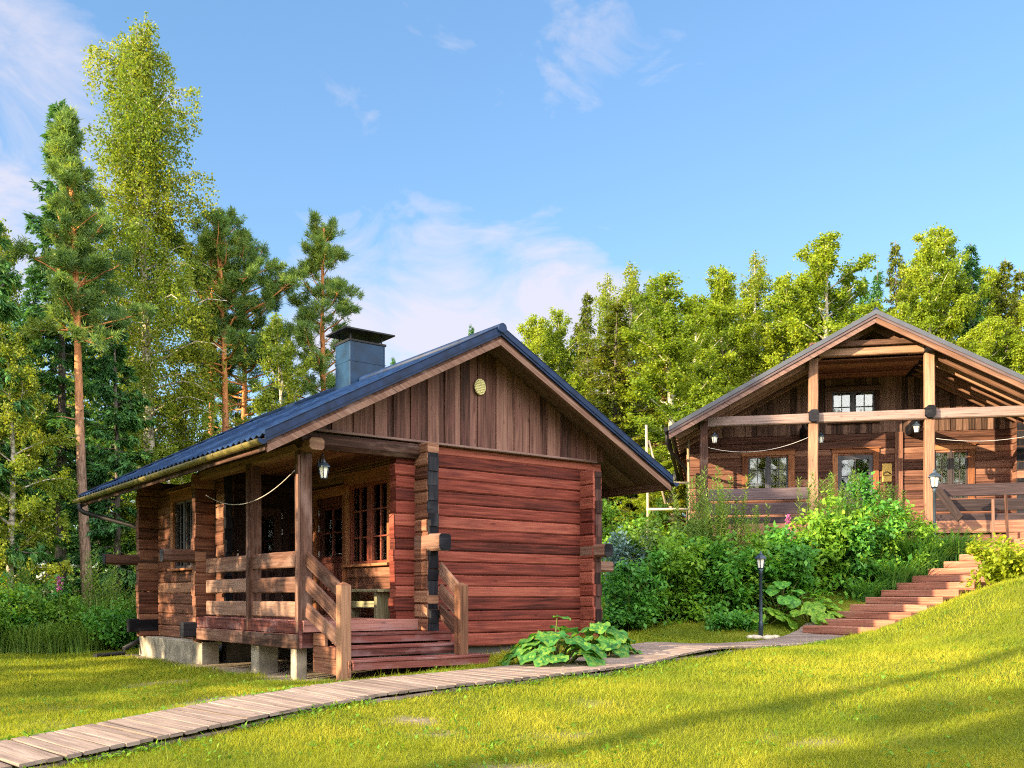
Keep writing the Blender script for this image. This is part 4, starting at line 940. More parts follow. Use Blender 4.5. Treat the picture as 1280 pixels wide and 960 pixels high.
def gen_spruce(seed, h, r, h0, nleaf, ls=.26, lean=(0, 0), rad=None, dens=1.0):
    rng = np.random.default_rng(seed); tp = trunk_path(rng, h, lean, .06); tr = MB(); rad = rad or (.009 * h + .03)
    tr.tube(tp, [rad * (1 - .94 * k / 8) + .006 for k in range(9)], 8)
    T0, T1, Wt, Dn = [], [], [], []; z = h0
    while z < h * .985:
        t = (z - h0) / (h - h0); n_ = max(3, int(rng.integers(4, 7) * dens)); L0 = r * (1 - t) ** .85 + .12
        for k in range(n_):
            if rng.random() < .07: continue
            az = rng.random() * 6.283; Lb = L0 * rng.uniform(.55, 1.12); b = path_at(tp, (z + rng.normal(0, .08)) / h)
            el = R_(-14 + 50 * t ** 1.5 + rng.normal(0, 8)); pts = [b]; cur = b.copy()
            for s in range(5):
                e2 = el - R_(26) * math.sin(s / 4 * 2.6) * (1 - t) + R_(8) * s * .5
                cur = cur + Vector((math.cos(az) * math.cos(e2), math.sin(az) * math.cos(e2), math.sin(e2))) * (Lb / 5); pts.append(cur.copy())
            if Lb > .5: tr.tube(pts, [.012 + .008 * Lb * (1 - .19 * s) for s in range(6)], 4, cap=False)
            sd = Vector((-math.sin(az), math.cos(az), 0)); fw_ = Vector((math.cos(az), math.sin(az), 0))
            for s in range(max(4, int(Lb * 9))):
                u = rng.uniform(.12, 1); q = path_at(pts, u); sg_ = rng.choice((-1, 1)); tl = Lb * .30 * (1.1 - .75 * u) * rng.uniform(.6, 1.2) + .08
                v = (sd * sg_ * .8 + fw_ * .75 + Vector((0, 0, -rng.uniform(.15, .75)))).normalized() * tl
                T0.append(q); T1.append(q + v); Wt.append(tl + .1)
            T0.append(pts[1]); T1.append(pts[5]); Wt.append(Lb * .5)
        z += rng.uniform(.20, .34) * (1.15 - .45 * t)
    T0, T1, Wt = np.array(T0), np.array(T1), np.array(Wt); idx = rng.choice(len(T0), nleaf, p=Wt / Wt.sum())
    dT = T1[idx] - T0[idx]; P = T0[idx] + dT * rng.random((nleaf, 1)) + rng.normal(0, .025, (nleaf, 3))
    D = rot_to(dT) + unit(rng, nleaf) * .55 + np.array([0, 0, -.25]); Q = leaf_quads(P, D, unit(rng, nleaf) * .6 + np.array([0, 0, 1.]), ls * rng.uniform(.6, 1.25, nleaf), ls * .30 * rng.uniform(.7, 1.3, nleaf), .05)
    return tr, Q, clump_rnd(P, rng, .6, .5)
def gen_pine(seed, h, r, h0, ntuft, per=34, nl=.17, lean=(0, 0), rad=None, prof=None, dead=6, nb=None):
    rng = np.random.default_rng(seed); tp = trunk_path(rng, h, lean, .12, 11); tr = MB(); rad = rad or (.008 * h + .05)
    tr.tube(tp, [rad * (1 - .85 * k / 10) + .01 for k in range(11)], 9)
    prof = prof or (lambda t: .55 + .75 * math.sin(math.pi * min(1, t * .9 + .12)) - .55 * t ** 3)
    C, Wt, Ax = [], [], []; nb = nb or int((h - h0) * 6.5)
    for i in range(nb + dead):
        if i >= nb: z = h0 - rng.uniform(.2, h0 * .35); t = 0
        else: t = (i + rng.random()) / nb; z = h0 + (h - h0) * t * .98
        b = path_at(tp, z / h); az = i * 2.39996 + rng.normal(0, .4); Lb = r * prof(t) * rng.uniform(.55, 1.1) * (.55 if i >= nb else 1)
        el = R_((-8 if i >= nb else 4) + 48 * t + rng.normal(0, 10)); d = Vector((math.cos(az) * math.cos(el), math.sin(az) * math.cos(el), math.sin(el))); pts = [b]; cur = b.copy()
        for s in range(5):
            cur = cur + d * (Lb / 5); d = (d + Vector((rng.normal(0, .16), rng.normal(0, .16), rng.normal(.05, .12)))).normalized(); pts.append(cur.copy())
        r0 = .016 + .015 * Lb * (1 - .4 * t); tr.tube(pts, [r0 * (1 - .15 * k) for k in range(6)], 5, cap=False)
        if i >= nb: continue
        for s in range(max(3, int(Lb * 5))):
            u = rng.uniform(.35, 1); q = path_at(pts, u); v = Vector(rng.normal(0, 1, 3)); v.z = abs(v.z) * .5; e = q + v.normalized() * rng.uniform(.1, .42) * min(1, Lb * .6)
            tr.tube([q, e], [.008, .004], 4, cap=False)
            C.append(e); Ax.append((v.normalized() + d * .6 + Vector((0, 0, .5))).normalized())
        C.append(pts[5]); Ax.append(d)
    C, Ax = np.array(C), np.array(Ax)
    sel = rng.choice(len(C), ntuft, replace=ntuft > len(C)); C, Ax = C[sel] + rng.normal(0, .07, (ntuft, 3)), Ax[sel]
    P = np.repeat(C, per, 0); A_ = np.repeat(Ax, per, 0); n_ = len(P); D = unit(rng, n_) + A_ * .75; P = P + A_ * rng.uniform(-.1, .12, (n_, 1)) + D * .02
    Q = leaf_quads(P, D, unit(rng, n_), nl * rng.uniform(.7, 1.3, n_), nl * .13, .03)
    rr = np.clip(np.repeat(clump_rnd(C, rng, .6, .5), per) + rng.normal(0, .1, n_), 0, 1)
    return tr, Q, rr
def copy_thing(src, loc, rz_, s, label, group=None, sz=None):
    c = src.copy(); COL.objects.link(c); c.location = loc; c.rotation_euler = (0, 0, rz_); c.scale = (s, s, sz or s); c['label'] = label
    if group: c['group'] = group
    for ch_ in src.children:
        k = ch_.copy(); COL.objects.link(k); k.parent = c
    return c
def gpos(x, Y):
    p = px(x, Y); return (p.x, p.y, tz(p.x, p.y) - .05)
def hfor(x, Y, ytop): p = px(x, Y, ytop); return p.z - tz(p.x, p.y) + .05

# ---- left group
Y = 31; H = hfor(182, Y, 46)
make_tree('birch_tree', *(lambda a: (a[0], B_BIRCH, a[1], a[2]))(gen_deciduous(11, H, 3.0, H * .24, 92000, .092, nb=135, droop=.95, prof=lambda t: (.92 + .12 * math.sin(t * 9)) * (1 - .60 * max(0, (t - .45) / .55) ** 2.0) * (.65 + .35 * min(1, t * 3)), lean=(-.35, 0), topup=70)),
          M_BIRCH, 'tallest birch with sunlit golden top and hanging twigs, behind the leaning pine', loc=gpos(190, Y))
Y = 25.5; H = hfor(85, Y, 140)
make_tree('pine_tree', *(lambda a: (a[0], B_PINE, a[1], a[2]))(gen_pine(21, H, 1.4, H * .56, 1350, 34, .17, lean=(-.70, 0), rad=.155, nb=80, dead=2, prof=lambda t: (1.2 - 1.0 * t) * (.8 + .3 * math.sin(t * 31)))),
          M_PINE, 'slim leaning pine with bare brown trunk and dark blue green top beside the cabin eave', loc=gpos(113, Y))
spA = make_tree('spruce_tree', *(lambda a: (a[0], B_SPR, a[1], a[2]))(gen_spruce(31, 15.5, 2.1, 3.6, 46000, .18)), M_SPRUCE, 'dark tall spruce with grey trunk behind the pine near the left edge', loc=gpos(76, 28), rz_=.5)
spB = make_tree('spruce_tree', *(lambda a: (a[0], B_SPR, a[1], a[2]))(gen_spruce(32, 9.2, 1.75, .9, 42000, .17)), M_SPRUCE, 'dense green spruce filling the gap between leaning pine and tall birch', loc=gpos(146, 26.5), rz_=1.5)
Y = 33; 
pnA = make_tree('pine_tree', *(lambda a: (a[0], B_PINE, a[1], a[2]))(gen_pine(41, hfor(281, Y, 265), 2.25, 8.2, 1750, 34, .165, rad=.17, lean=(-.2, 0), dead=9)), M_PINE, 'middle pine of the orange trunked trio, its crown bright yellow green', group='orange trunked pines behind the cabin roof', loc=gpos(283, Y))
pnB = make_tree('pine_tree', *(lambda a: (a[0], B_PINE, a[1], a[2]))(gen_pine(42, hfor(310, 35, 288), 2.15, 7.4, 1600, 34, .165, rad=.15, dead=8)), M_PINE, 'right pine of the orange trunked trio with darker crown', group='orange trunked pines behind the cabin roof', loc=gpos(304, 35))
pnC = make_tree('pine_tree', *(lambda a: (a[0], B_PINE, a[1], a[2]))(gen_pine(43, hfor(262, 34, 300), 1.6, 8.8, 900, 34, .165, rad=.14, dead=6)), M_PINE, 'left pine of the orange trunked trio, thinner and close to the birch', group='orange trunked pines behind the cabin roof', loc=gpos(263, 34))
Y = 34
pnD = make_tree('pine_tree', *(lambda a: (a[0], B_PINE, a[1], a[2]))(gen_pine(44, hfor(405, Y, 286), 2.15, 6.0, 1750, 34, .165, rad=.17, lean=(.1, 0), dead=9, prof=lambda t: 1.0 - .62 * t ** 1.4)), M_PINE, 'lone pine with blue green crown just left of the chimney', loc=gpos(404, Y))
dec1 = make_tree('birch_tree', *(lambda a: (a[0], B_BIRCH, a[1], a[2]))(gen_deciduous(51, 9.5, 2.3, 1.2, 28000, .085, droop=.35)), M_BIRCH, 'young bushy birch behind the cabin roof right of the pine trio', loc=gpos(352, 30))
asp1 = make_tree('aspen_tree', *(lambda a: (a[0], B_ASP, a[1], a[2]))(gen_deciduous(52, 14, 2.8, 3.0, 46000, .11, limb=1.3)), M_ASPEN, 'broad light green aspen rising over the left slope of the large house roof', loc=gpos(1030, 40))
asp1.scale = (1.2, 1.2, hfor(1030, 40, 293) / 14)
asp2 = make_tree('aspen_tree', *(lambda a: (a[0], B_ASP, a[1], a[2]))(gen_deciduous(53, 13, 2.3, 3.5, 34000, .105, limb=1.3)), M_ASPEN, 'aspen with a pale bare trunk standing left of the large house', loc=gpos(838, 34))
asp2.scale = (1.15, 1.15, hfor(838, 34, 345) / 13)
spY = make_tree('spruce_tree', *(lambda a: (a[0], B_SPR, a[1], a[2]))(gen_spruce(61, 15, 2.5, .8, 48000, .20)), M_SPRUCEY, 'sunlit yellow green spruce between the two roofs', loc=gpos(770, 36))
spY.scale = (1.05, 1.05, hfor(778, 36, 372) / 15)
brR = make_tree('birch_tree', *(lambda a: (a[0], B_BIRCH, a[1], a[2]))(gen_deciduous(62, 15, 2.1, 4, 24000, .10, droop=.55)), M_BIRCH, 'tall thin topped birch behind the sunlit spruce between the roofs', loc=gpos(785, 42))
brR.scale = (1.1, 1.1, hfor(785, 42, 330) / 15)
deadT = make_tree('dead_spruce', *(lambda a: (a[0], B_SPR, a[1], a[2]))(gen_spruce(63, 8, 1.0, 1.2, 3500, .26)), M_DEAD, 'brown dead spruce beside the pale aspen trunk', loc=gpos(824, 36))
spD = make_tree('spruce_tree', *(lambda a: (a[0], B_SPR, a[1], a[2]))(gen_spruce(64, 14, 1.9, 1.5, 30000, .19)), M_SPRUCE, 'dark pointed spruce right of the twin aspens above the large house ridge', loc=gpos(1216, 44))
spD.scale = (1.0, 1.0, hfor(1216, 44, 303) / 14)

def cp(src, base_h, x, Y, ytop, s, rz_, label, group=None):
    H = hfor(x, Y, ytop); return copy_thing(src, gpos(x, Y), rz_, s, label, group, H / base_h)
# left edge and understory
cp(dec1, 9.5, 12, 24, 425, .8, 1.0, 'sunlit leafy tree at the left edge under the dark spruce')
cp(spB, 9.2, -28, 24, 150, 1.05, 2.0, 'tall spruce cut by the left edge of the picture, its branch tips against the sky')
cp(dec1, 9.5, -6, 27, 290, .9, 3.0, 'leafy birch behind the spruce cut by the left edge')
cp(spA, 15.5, 40, 34, 330, .95, 2.4, 'dark spruce deep in the forest at the left, behind the grey trunk')
cp(dec1, 9.5, 232, 32, 470, .85, 4.0, 'leafy young tree below the birch and left of the pine trio')
cp(dec1, 9.5, 300, 36, 480, .9, 5.2, 'pale green thicket tree below the crowns of the pine trio')
cp(dec1, 9.5, 210, 27, 560, .8, 1.1, 'small birch just behind the cabin eave under the tall birch')
cp(dec1, 9.5, 430, 37, 455, .8, 2.2, 'leafy tree between the lone pine and the chimney')
cp(spD, 14, 493, 52, 445, .55, 0.3, 'small spruce tip peeking over the roof right of the chimney')
cp(spD, 14, 590, 52, 405, .55, 1.3, 'small spruce tip just left of the cabin ridge')
cp(spA, 15.5, 15, 42, 380, 1.0, 1.9, 'far dark spruce at the left edge, deep behind the leafy tree')
cp(spA, 15.5, 100, 44, 420, 1.1, 0.9, 'far dark spruce behind the bare pine trunk')
cp(spA, 15.5, 160, 42, 440, 1.1, 2.9, 'far dark spruce behind the tall birch')
cp(spB, 9.2, 60, 38, 520, 1.2, .9, 'low dark spruce in the shade behind the grey trunk at the left')
cp(spB, 9.2, 125, 40, 540, 1.2, 2.1, 'low dark spruce in the shade right of the bare pine trunk')
cp(spB, 9.2, 15, 33, 560, 1.0, 3.1, 'low shaded spruce at the left edge above the weeds')
cp(spA, 15.5, 185, 38, 500, .9, 4.4, 'shaded spruce half hidden by the cabin eave')
cp(spB, 9.2, 262, 42, 510, 1.2, 5.1, 'dark spruce behind the foot of the pine trio')
# right forest
G = 'sunlit forest trees behind the large house'
cp(asp1, 14, 668, 46, 395, .85, .7, 'light green tree right of the cabin ridge, first of the row', G)
cp(asp2, 13, 700, 47, 392, .9, 1.7, 'light green tree standing left of the pointed spruce by the cabin ridge', G)
cp(spY, 15, 735, 44, 362, .75, 2.2, 'pointed spruce standing alone above the right slope of the cabin roof', G)
cp(asp1, 14, 720, 38, 470, .75, 3.3, 'bushy green tree close over the right slope of the cabin roof', G)
cp(brR, 15, 760, 46, 345, .95, 4.1, 'thin birch between the lone pointed spruce and the tall thin topped birch', G)
cp(brR, 15, 812, 46, 350, .9, 5.1, 'birch behind the crown of the pale trunked aspen', G)
cp(spY, 15, 690, 34, 520, .7, 0.8, 'low yellow green spruce just behind the right cabin slope', G)
cp(asp1, 14, 866, 40, 370, .85, 5.3, 'aspen just left of the large house gable, behind the pale trunk', G)
cp(asp1, 14, 905, 42, 335, 1.0, 2.0, 'rounded light green aspen over the left eave of the large house', G)
cp(brR, 15, 942, 45, 316, 1.1, 0.2, 'greyish birch top rising above the left slope of the large house', G)
cp(asp2, 13, 975, 41, 350, 1.0, 3.2, 'light green aspen between the greyish birch and the broad aspen', G)
cp(spD, 14, 1080, 46, 345, .7, 2.0, 'small dark spruce beside the broad aspen above the house ridge', G)
cp(spY, 15, 1120, 47, 300, .8, 3.0, 'dark topped spruce left of the twin aspens right of the ridge', G)
cp(asp1, 14, 1162, 42, 288, 1.0, 4.4, 'tall light green aspen right of the large house ridge', G)
cp(asp2, 13, 1186, 43, 292, .9, 0.9, 'slim aspen touching the dark pointed spruce at its left', G)
cp(asp1, 14, 1125, 39, 380, .8, 5.9, 'low light aspen just behind the ridge of the large house', G)
cp(spY, 15, 1258, 43, 322, .9, 1.9, 'sunlit yellow spruce at the right edge of the picture', G)
cp(asp1, 14, 1290, 38, 370, .9, 2.8, 'light green tree cut by the right edge behind the house roof', G)
cp(asp1, 14, 1235, 38, 400, .7, 0.1, 'low leafy tree below the dark pointed spruce at the right', G)
cp(asp2, 13, 875, 37, 440, .9, 3.9, 'leafy tree just beyond the left eave of the large house', G)
cp(spB, 9.2, 800, 40, 540, 1.0, 4.9, 'shaded spruce low in the gap between the roofs', G)
cp(asp1, 14, 815, 33, 560, .55, 1.9, 'low bushy tree in the gap between the roofs', G)
for k, (x, Yk, yt) in enumerate([(655, 60, 425), (690, 58, 408), (725, 58, 400), (765, 60, 385), (800, 56, 372), (835, 56, 380), (870, 58, 375), (905, 60, 362), (940, 56, 350), (975, 58, 345), (1010, 60, 340), (1060, 60, 335), (1095, 58, 338), (1140, 60, 325), (1175, 58, 325), (1210, 58, 325), (1240, 60, 335), (1275, 58, 335)]):
    cp((spD, asp1, spY)[k % 3], (14, 14, 15)[k % 3], x, Yk, yt, 1.15, k * 1.3, ('dark spruce in the far back row of the forest behind the nearer trees', 'leafy tree in the far back row of the forest behind the nearer trees', 'yellow green spruce in the far back row of the forest behind the nearer trees')[k % 3], 'far back row of the forest')
# trees beyond the frame on the sun side: their shade falls on the lawn and the cabin
GO = 'trees standing left of the view that shade the lawn'
def out(src, x, y, s, rz_, label, sz=None): return copy_thing(src, (x, y, tz(x, y) - .05), rz_, s, label, GO, sz)
out(dec1, -12.5, 8.7, .8, .4, 'birch beyond the left edge whose shade dapples the cabin side', .85)
out(pnA, -16.0, -2.95, 1.25, 1.0, 'pine beyond the left edge whose trunk shades the lawn in a long band')
out(spB, -11, -3.5, 1.8, 1.3, 'spruce beyond the left edge shading the lower right lawn', 1.9)
out(spB, -11.8, -5.9, 1.7, .3, 'middle spruce beyond the left edge shading the lower right lawn', 1.9)
out(dec1, -10.4, 9.0, .75, 2.2, 'bushy birch beyond the left edge dappling the cabin wall', .62)
out(dec1, -12.6, 11.8, 1.0, 5.2, 'birch beyond the left edge dappling the rear of the cabin wall', .9)
out(asp1, -17, 9.2, .95, .6, 'tall aspen beyond the left edge whose crown shades the house front', 1.05)
out(asp1, -18.5, 13.6, .9, 2.6, 'second tall aspen beyond the left edge shading the house front', 1.05)
out(dec1, -10.6, 6.2, .72, 2.9, 'low birch beyond the left edge shading the left lawn and the porch', .62)
out(spB, -11, -8.2, 1.8, 2.3, 'spruce behind the viewer shading the lower right lawn', 1.9)
out(dec1, -9.2, 10.5, .6, 1.4, 'small birch just beyond the left edge dappling the cabin porch', .7)
for k in range(18): copy_thing((asp1, dec1, asp2, spA)[k % 4], (-13 + k * 2.6, -17 - (k * 7) % 6, -1.2), k * 1.1, (1.1, 1.5, 1.15, 1.0)[k % 4], 'forest tree behind the viewer mirrored in the house windows', GO + ' and mirror in the windows')
out(spB, -19, 11.5, 1.3, 2.0, 'spruce beyond the left edge shading the forest foot', 1.0)
out(dec1, -17.5, 13.5, .95, 2.6, 'birch beyond the left edge shading the left lawn', .9)
out(dec1, -21, 15, 1.2, 3.3, 'far birch beyond the left edge on the sun side', 1.0)
out(spB, -28, 8.5, 1.5, .2, 'far spruce beyond the left edge on the sun side', 1.05)

# ---------------------------------------------------------------- shrubs
def gen_shrub(seed, h, r, nleaf, ls, asp=.65, stems=14, flop=.35, lance=False):
    rng = np.random.default_rng(seed); tr = MB(); T0, T1, Wt = [], [], []
    for i in range(stems):
        az = rng.random() * 6.283; rr = r * math.sqrt(rng.random()) * .8; b = Vector((math.cos(az) * rr * .5, math.sin(az) * rr * .5, 0)); hh = h * rng.uniform(.6, 1.05) * (1 - .25 * rr / r)
        e = Vector((math.cos(az) * rr * 1.25, math.sin(az) * rr * 1.25, hh)); mid = b.lerp(e, .55) + Vector((0, 0, hh * .15)); pts = [b, b.lerp(mid, .5), mid, e]
        tr.tube(pts, [.012, .010, .007, .003], 4, cap=False)
        for s in range(7):
            u = rng.uniform(.15, 1); q = path_at(pts, u); v = Vector(rng.normal(0, 1, 3)); v.z = v.z * .4 + .15; l_ = r * rng.uniform(.2, .5) * (1.1 - .6 * u); v = v.normalized() * l_
            T0.append(q); T1.append(q + v); Wt.append(l_ + .05)
    T0, T1, Wt = np.array(T0), np.array(T1), np.array(Wt); idx = rng.choice(len(T0), nleaf, p=Wt / Wt.sum()); dT = T1[idx] - T0[idx]
    P = T0[idx] + dT * rng.random((nleaf, 1)) + rng.normal(0, ls * .7, (nleaf, 3)); P[:, 2] = np.maximum(P[:, 2], .02)
    D = rot_to(dT) * .6 + unit(rng, nleaf) * .8 + np.array([0, 0, -flop]); Q = leaf_quads(P, D, unit(rng, nleaf) * .55 + np.array([0, -.25, 1.]), ls * rng.uniform(.7, 1.35, nleaf), ls * asp * rng.uniform(.8, 1.2, nleaf), .08)
    return tr, Q, clump_rnd(P, rng, .3, .45)
def gen_spikes(seed, h, r, n, ls=.13, flower=False):
    """tall unbranched stems with lance leaves all round (fireweed, young willow)"""
    rng = np.random.default_rng(seed); tr = MB(); P, D = [], []
    for i in range(n):
        az = rng.random() * 6.283; rr = r * math.sqrt(rng.random()); b = Vector((math.cos(az) * rr, math.sin(az) * rr, 0)); hh = h * rng.uniform(.65, 1.05); e = b + Vector((rng.normal(0, .08), rng.normal(0, .08), 1)).normalized() * hh
        m_ = b.lerp(e, .5) + Vector((rng.normal(0, .03), rng.normal(0, .03), 0)); tr.tube([b, m_, e], [.007, .006, .002], 4, cap=False)
        for k in range(int(hh * 42)):
            u = .12 + .88 * k / (hh * 42); a = k * 2.4; P.append(path_at([b, m_, e], u)); D.append((math.cos(a), math.sin(a), .25 + .5 * u))
    P, D = np.array(P), np.array(D); n_ = len(P); D = D + rng.normal(0, .2, (n_, 3))
    Q = leaf_quads(P, D, np.tile((0, 0, 1.), (n_, 1)), ls * rng.uniform(.6, 1.2, n_), ls * .24, -.06, .4); return tr, Q, clump_rnd(P, rng, .4, .4)
def gen_blades(seed, h, r, n, w=.025, arch=.6):
    """arching strap leaves (daylily, tall grass); each blade three quads"""
    rng = np.random.default_rng(seed); az = rng.random(n) * 6.283; rr = r * np.sqrt(rng.random(n)) * .6; az2 = az + rng.normal(0, .7, n)
    b = np.stack([np.cos(az) * rr, np.sin(az) * rr, np.zeros(n)], 1); o = np.stack([np.cos(az2), np.sin(az2), np.zeros(n)], 1); s = np.stack([-np.sin(az2), np.cos(az2), np.zeros(n)], 1)
    hh = (h * rng.uniform(.55, 1.1, n))[:, None]; ar = (arch * rng.uniform(.4, 1.3, n))[:, None] * hh; qs = []; k = 4
    def pt(u): return b + o * ar * u ** 1.8 + np.array([0, 0, 1.]) * hh * (1.25 * u - .55 * arch * u ** 2.6)
    for i in range(k):
        u0, u1 = i / k, (i + 1) / k; w0, w1 = w * (1 - u0 ** 2) * .5 + .001, w * (1 - u1 ** 2) * .5 + .001
        qs.append(np.stack([pt(u0) - s * w0, pt(u0) + s * w0, pt(u1) + s * w1, pt(u1) - s * w1], 1))
    rr_ = np.clip(rng.normal(.5, .22, n), 0, 1); Q = np.concatenate(qs); return MB().tube([(0, 0, -.02), (0, 0, .08)], .02, 5), Q, np.tile(rr_, k)
def plant(name, gen, leafm, x, Y, label, cat='shrub', group=None, rz_=0, sink=.04, loc=None, crown='foliage', stem='stem'):
    l_ = loc or gpos(x, Y); l_ = (l_[0], l_[1], l_[2] - sink)
    return make_tree(name, gen[0], B_STEM, gen[1], gen[2], leafm, label, cat, group, l_, rz_, stem, crown)
GB = 'shrubs on the bank below the large house'
def hh(x, Y, yt): return max(.4, hfor(x, Y, yt))
plant('leafy_shrub', gen_shrub(101, hh(785, 20, 672), .95, 6400, .11), M_SHR, 785, 20.0, 'dark green broad leaved bush right beside the cabin corner', group=GB)
plant('leafy_shrub', gen_shrub(102, hh(832, 20.4, 648), 1.0, 6800, .115), M_SHR2, 832, 20.4, 'dense green bush second from the cabin corner', group=GB)
plant('leafy_shrub', gen_shrub(103, hh(890, 20.2, 668), 1.0, 6800, .12), M_SHR, 890, 20.2, 'dark bush behind and left of the first lamp post', group=GB)
plant('leafy_shrub', gen_shrub(104, hh(935, 20.6, 648), 1.0, 6800, .11), M_SHR2, 935, 20.6, 'light green bush directly behind the first lamp post', group=GB)
plant('leafy_shrub', gen_shrub(105, hh(985, 20.6, 632), 1.05, 7200, .13), M_SHR, 985, 20.6, 'round leaved bush right of the first lamp post', group=GB)
plant('leafy_shrub', gen_shrub(106, hh(1030, 21.0, 612), 1.1, 7600, .12), M_SHR2, 1030, 21.0, 'bright green tall bush under the left balcony post', group=GB)
plant('leafy_shrub', gen_shrub(107, hh(1075, 21.2, 602), 1.1, 7600, .12), M_SHR, 1075, 21.2, 'tall green bush below the door of the large house', group=GB)
plant('leafy_shrub', gen_shrub(108, hh(1115, 21.4, 612), 1.0, 6600, .10), M_SHR2, 1115, 21.4, 'yellowish green bush between the house door and the blue capped lamp', group=GB)
plant('tall_weed', gen_spikes(111, hh(885, 21.6, 590), .55, 34, .15), M_WEED, 884, 21.6, 'tall leafy stems growing in front of the left corner post of the large house', 'plant')
plant('tall_weed', gen_spikes(112, hh(918, 21.8, 625), .7, 40, .14), M_WEED, 922, 21.8, 'tall weeds before the left railing of the large house', 'plant')
plant('tall_weed', gen_spikes(113, hh(1050, 21.6, 590), .8, 36, .14), M_WEED, 1045, 21.8, 'tall weeds with pale tips before the house door', 'plant')
plant('tall_weed', gen_spikes(114, hh(1100, 21.6, 605), .7, 30, .14), M_WEED, 1105, 21.9, 'tall weeds beside the yellow plaque', 'plant')
plant('daylily_clump', gen_blades(121, 1.15, .8, 420, .035, .8), M_LILY, 1150, 21.4, 'arching strap leaved clump below the blue capped lamp', 'plant', 'strap leaved clumps by the garden steps')
plant('daylily_clump', gen_blades(122, 1.05, .8, 420, .035, .85), M_LILY, 1185, 21.7, 'strap leaved clump beside the upper garden steps', 'plant', 'strap leaved clumps by the garden steps')
plant('daylily_clump', gen_blades(123, .95, .6, 300, .035, .9), M_LILY, 1118, 20.6, 'strap leaved clump hanging over the middle garden steps', 'plant', 'strap leaved clumps by the garden steps')
plant('daylily_clump', gen_blades(124, .7, .5, 240, .03, .9), M_LILY, 1085, 20.1, 'low strap leaved clump left of the garden steps', 'plant', 'strap leaved clumps by the garden steps')
plant('leafy_shrub', gen_shrub(131, hh(800, 25, 640), 1.2, 4200, .12), M_SHR2, 800, 25, 'pale green bush further back in the gap between cabin and house', group=GB)
plant('leafy_shrub', gen_shrub(132, hh(845, 24, 630), 1.0, 3600, .12), M_WEED, 845, 23.6, 'greyish green bush at the foot of the ladder', group=GB)
plant('leafy_shrub', gen_shrub(133, hh(770, 27, 600), 1.4, 4200, .13), M_SHR2, 775, 28, 'sunny bush behind the right cabin eave', group=GB)
plant('leafy_shrub', gen_shrub(134, hh(960, 20.0, 740), .6, 2200, .09), M_SHR, 912, 19.2, 'low green plant at the foot of the bank left of the lamp post', group=GB)
M_BLUE = leafmat('blue_grey_leaf', (.05, .10, .11), (.11, .20, .22), (.22, .33, .38), .35)
plant('leafy_shrub', gen_shrub(135, hh(790, 24, 652), .9, 4200, .09), M_BLUE, 792, 24.0, 'blue grey leaved bush in the gap between the cabin corner and the house', group=GB)
for (xs, y0, y1, lab) in ((1241, 664, 624, 'thin leaning wooden stake before the right railing of the large house, left of two'), (1257, 660, 618, 'thin wooden stake before the right railing of the large house, right of two')):
    a_, b_ = px(xs + (1 if xs < 1250 else 3), 21.0, y0 + 22), px(xs, 21.0, y1); q = MB(); q.beam(a_, b_, .05, .05, ch=.005); tag(q.build('wooden_stake', RAIL), lab, 'stake', 'stakes before the house railing')
# big round leaves (butterbur, rhubarb)
def gen_bigleaf(seed, n, r, h, size, lobes=5, wav=.12):
    """n leaves, each a cupped wavy blade of 24 quads on a stalk"""
    rng = np.random.default_rng(seed); tr = MB(); qs, rr = [], []; NA, NR = 20, 5
    for i in range(n):
        az = i * 2.39996 + rng.normal(0, .3); f = math.sqrt((i + .5) / n); c = Vector((math.cos(az) * r * f, math.sin(az) * r * f, h * (1.05 - .75 * f) * rng.uniform(.75, 1.15) + .05))
        b = Vector((math.cos(az) * .12 * f, math.sin(az) * .12 * f, 0)); tr.tube([b, b.lerp(c, .6) + Vector((0, 0, .08)), c], [.014, .012, .008], 5, cap=False)
        s = size * rng.uniform(.65, 1.15); tilt = rng.uniform(.2, .75) * (.35 + f); ph = rng.random() * 6; g = []
        out_ = Vector((math.cos(az), math.sin(az), 0)); sd = Vector((-math.sin(az), math.cos(az), 0)); fwd = (out_ * math.cos(tilt) - Vector((0, 0, 1)) * math.sin(tilt)); nn = sd.cross(fwd) * -1
        if nn.z < 0: nn = -nn
        for k in range(NA + 1):
            a = -math.pi + 2 * math.pi * k / NA; ray = []
            R0 = s * (.62 + .38 * math.cos(a * .5) ** 2) * (1 + .10 * math.cos(lobes * a + ph))
            for j in range(NR + 1):
                q = j / NR; p_ = c + (fwd * math.cos(a) * 1.15 + sd * math.sin(a)) * R0 * q + fwd * s * .25 + nn * (s * (.22 * q * q * abs(math.sin(a)) - .20 * q * q + wav * q * q * math.sin(5 * a + ph)))
                ray.append(p_)
            g.append(ray)
        for k in range(NA):
            for j in range(NR): qs.append([tuple(g[k][j]), tuple(g[k][j + 1]), tuple(g[k + 1][j + 1]), tuple(g[k + 1][j])])
        rr += [float(np.clip(rng.normal(.5, .25), 0, 1)) + rng.normal(0, .06) for _ in range(NA * NR)]
    return tr, np.array(qs), np.clip(np.array(rr), 0, 1)
plant('rhubarb_plant', gen_bigleaf(141, 34, .56, .62, .20), M_RHU, 0, 0, 'big leaved rhubarb plant beside the cabin steps', 'plant', 'rhubarb plants against the cabin wall', loc=(.52, 12.3, tz(.52, 12.3)), crown='leaf_blades', stem='stalks')
plant('rhubarb_plant', gen_bigleaf(142, 22, .42, .52, .18), M_RHU, 0, 0, 'smaller rhubarb plant nearer the cabin corner, with one browned leaf', 'plant', 'rhubarb plants against the cabin wall', loc=(1.25, 13.3, tz(1.25, 13.3)), crown='leaf_blades', stem='stalks')
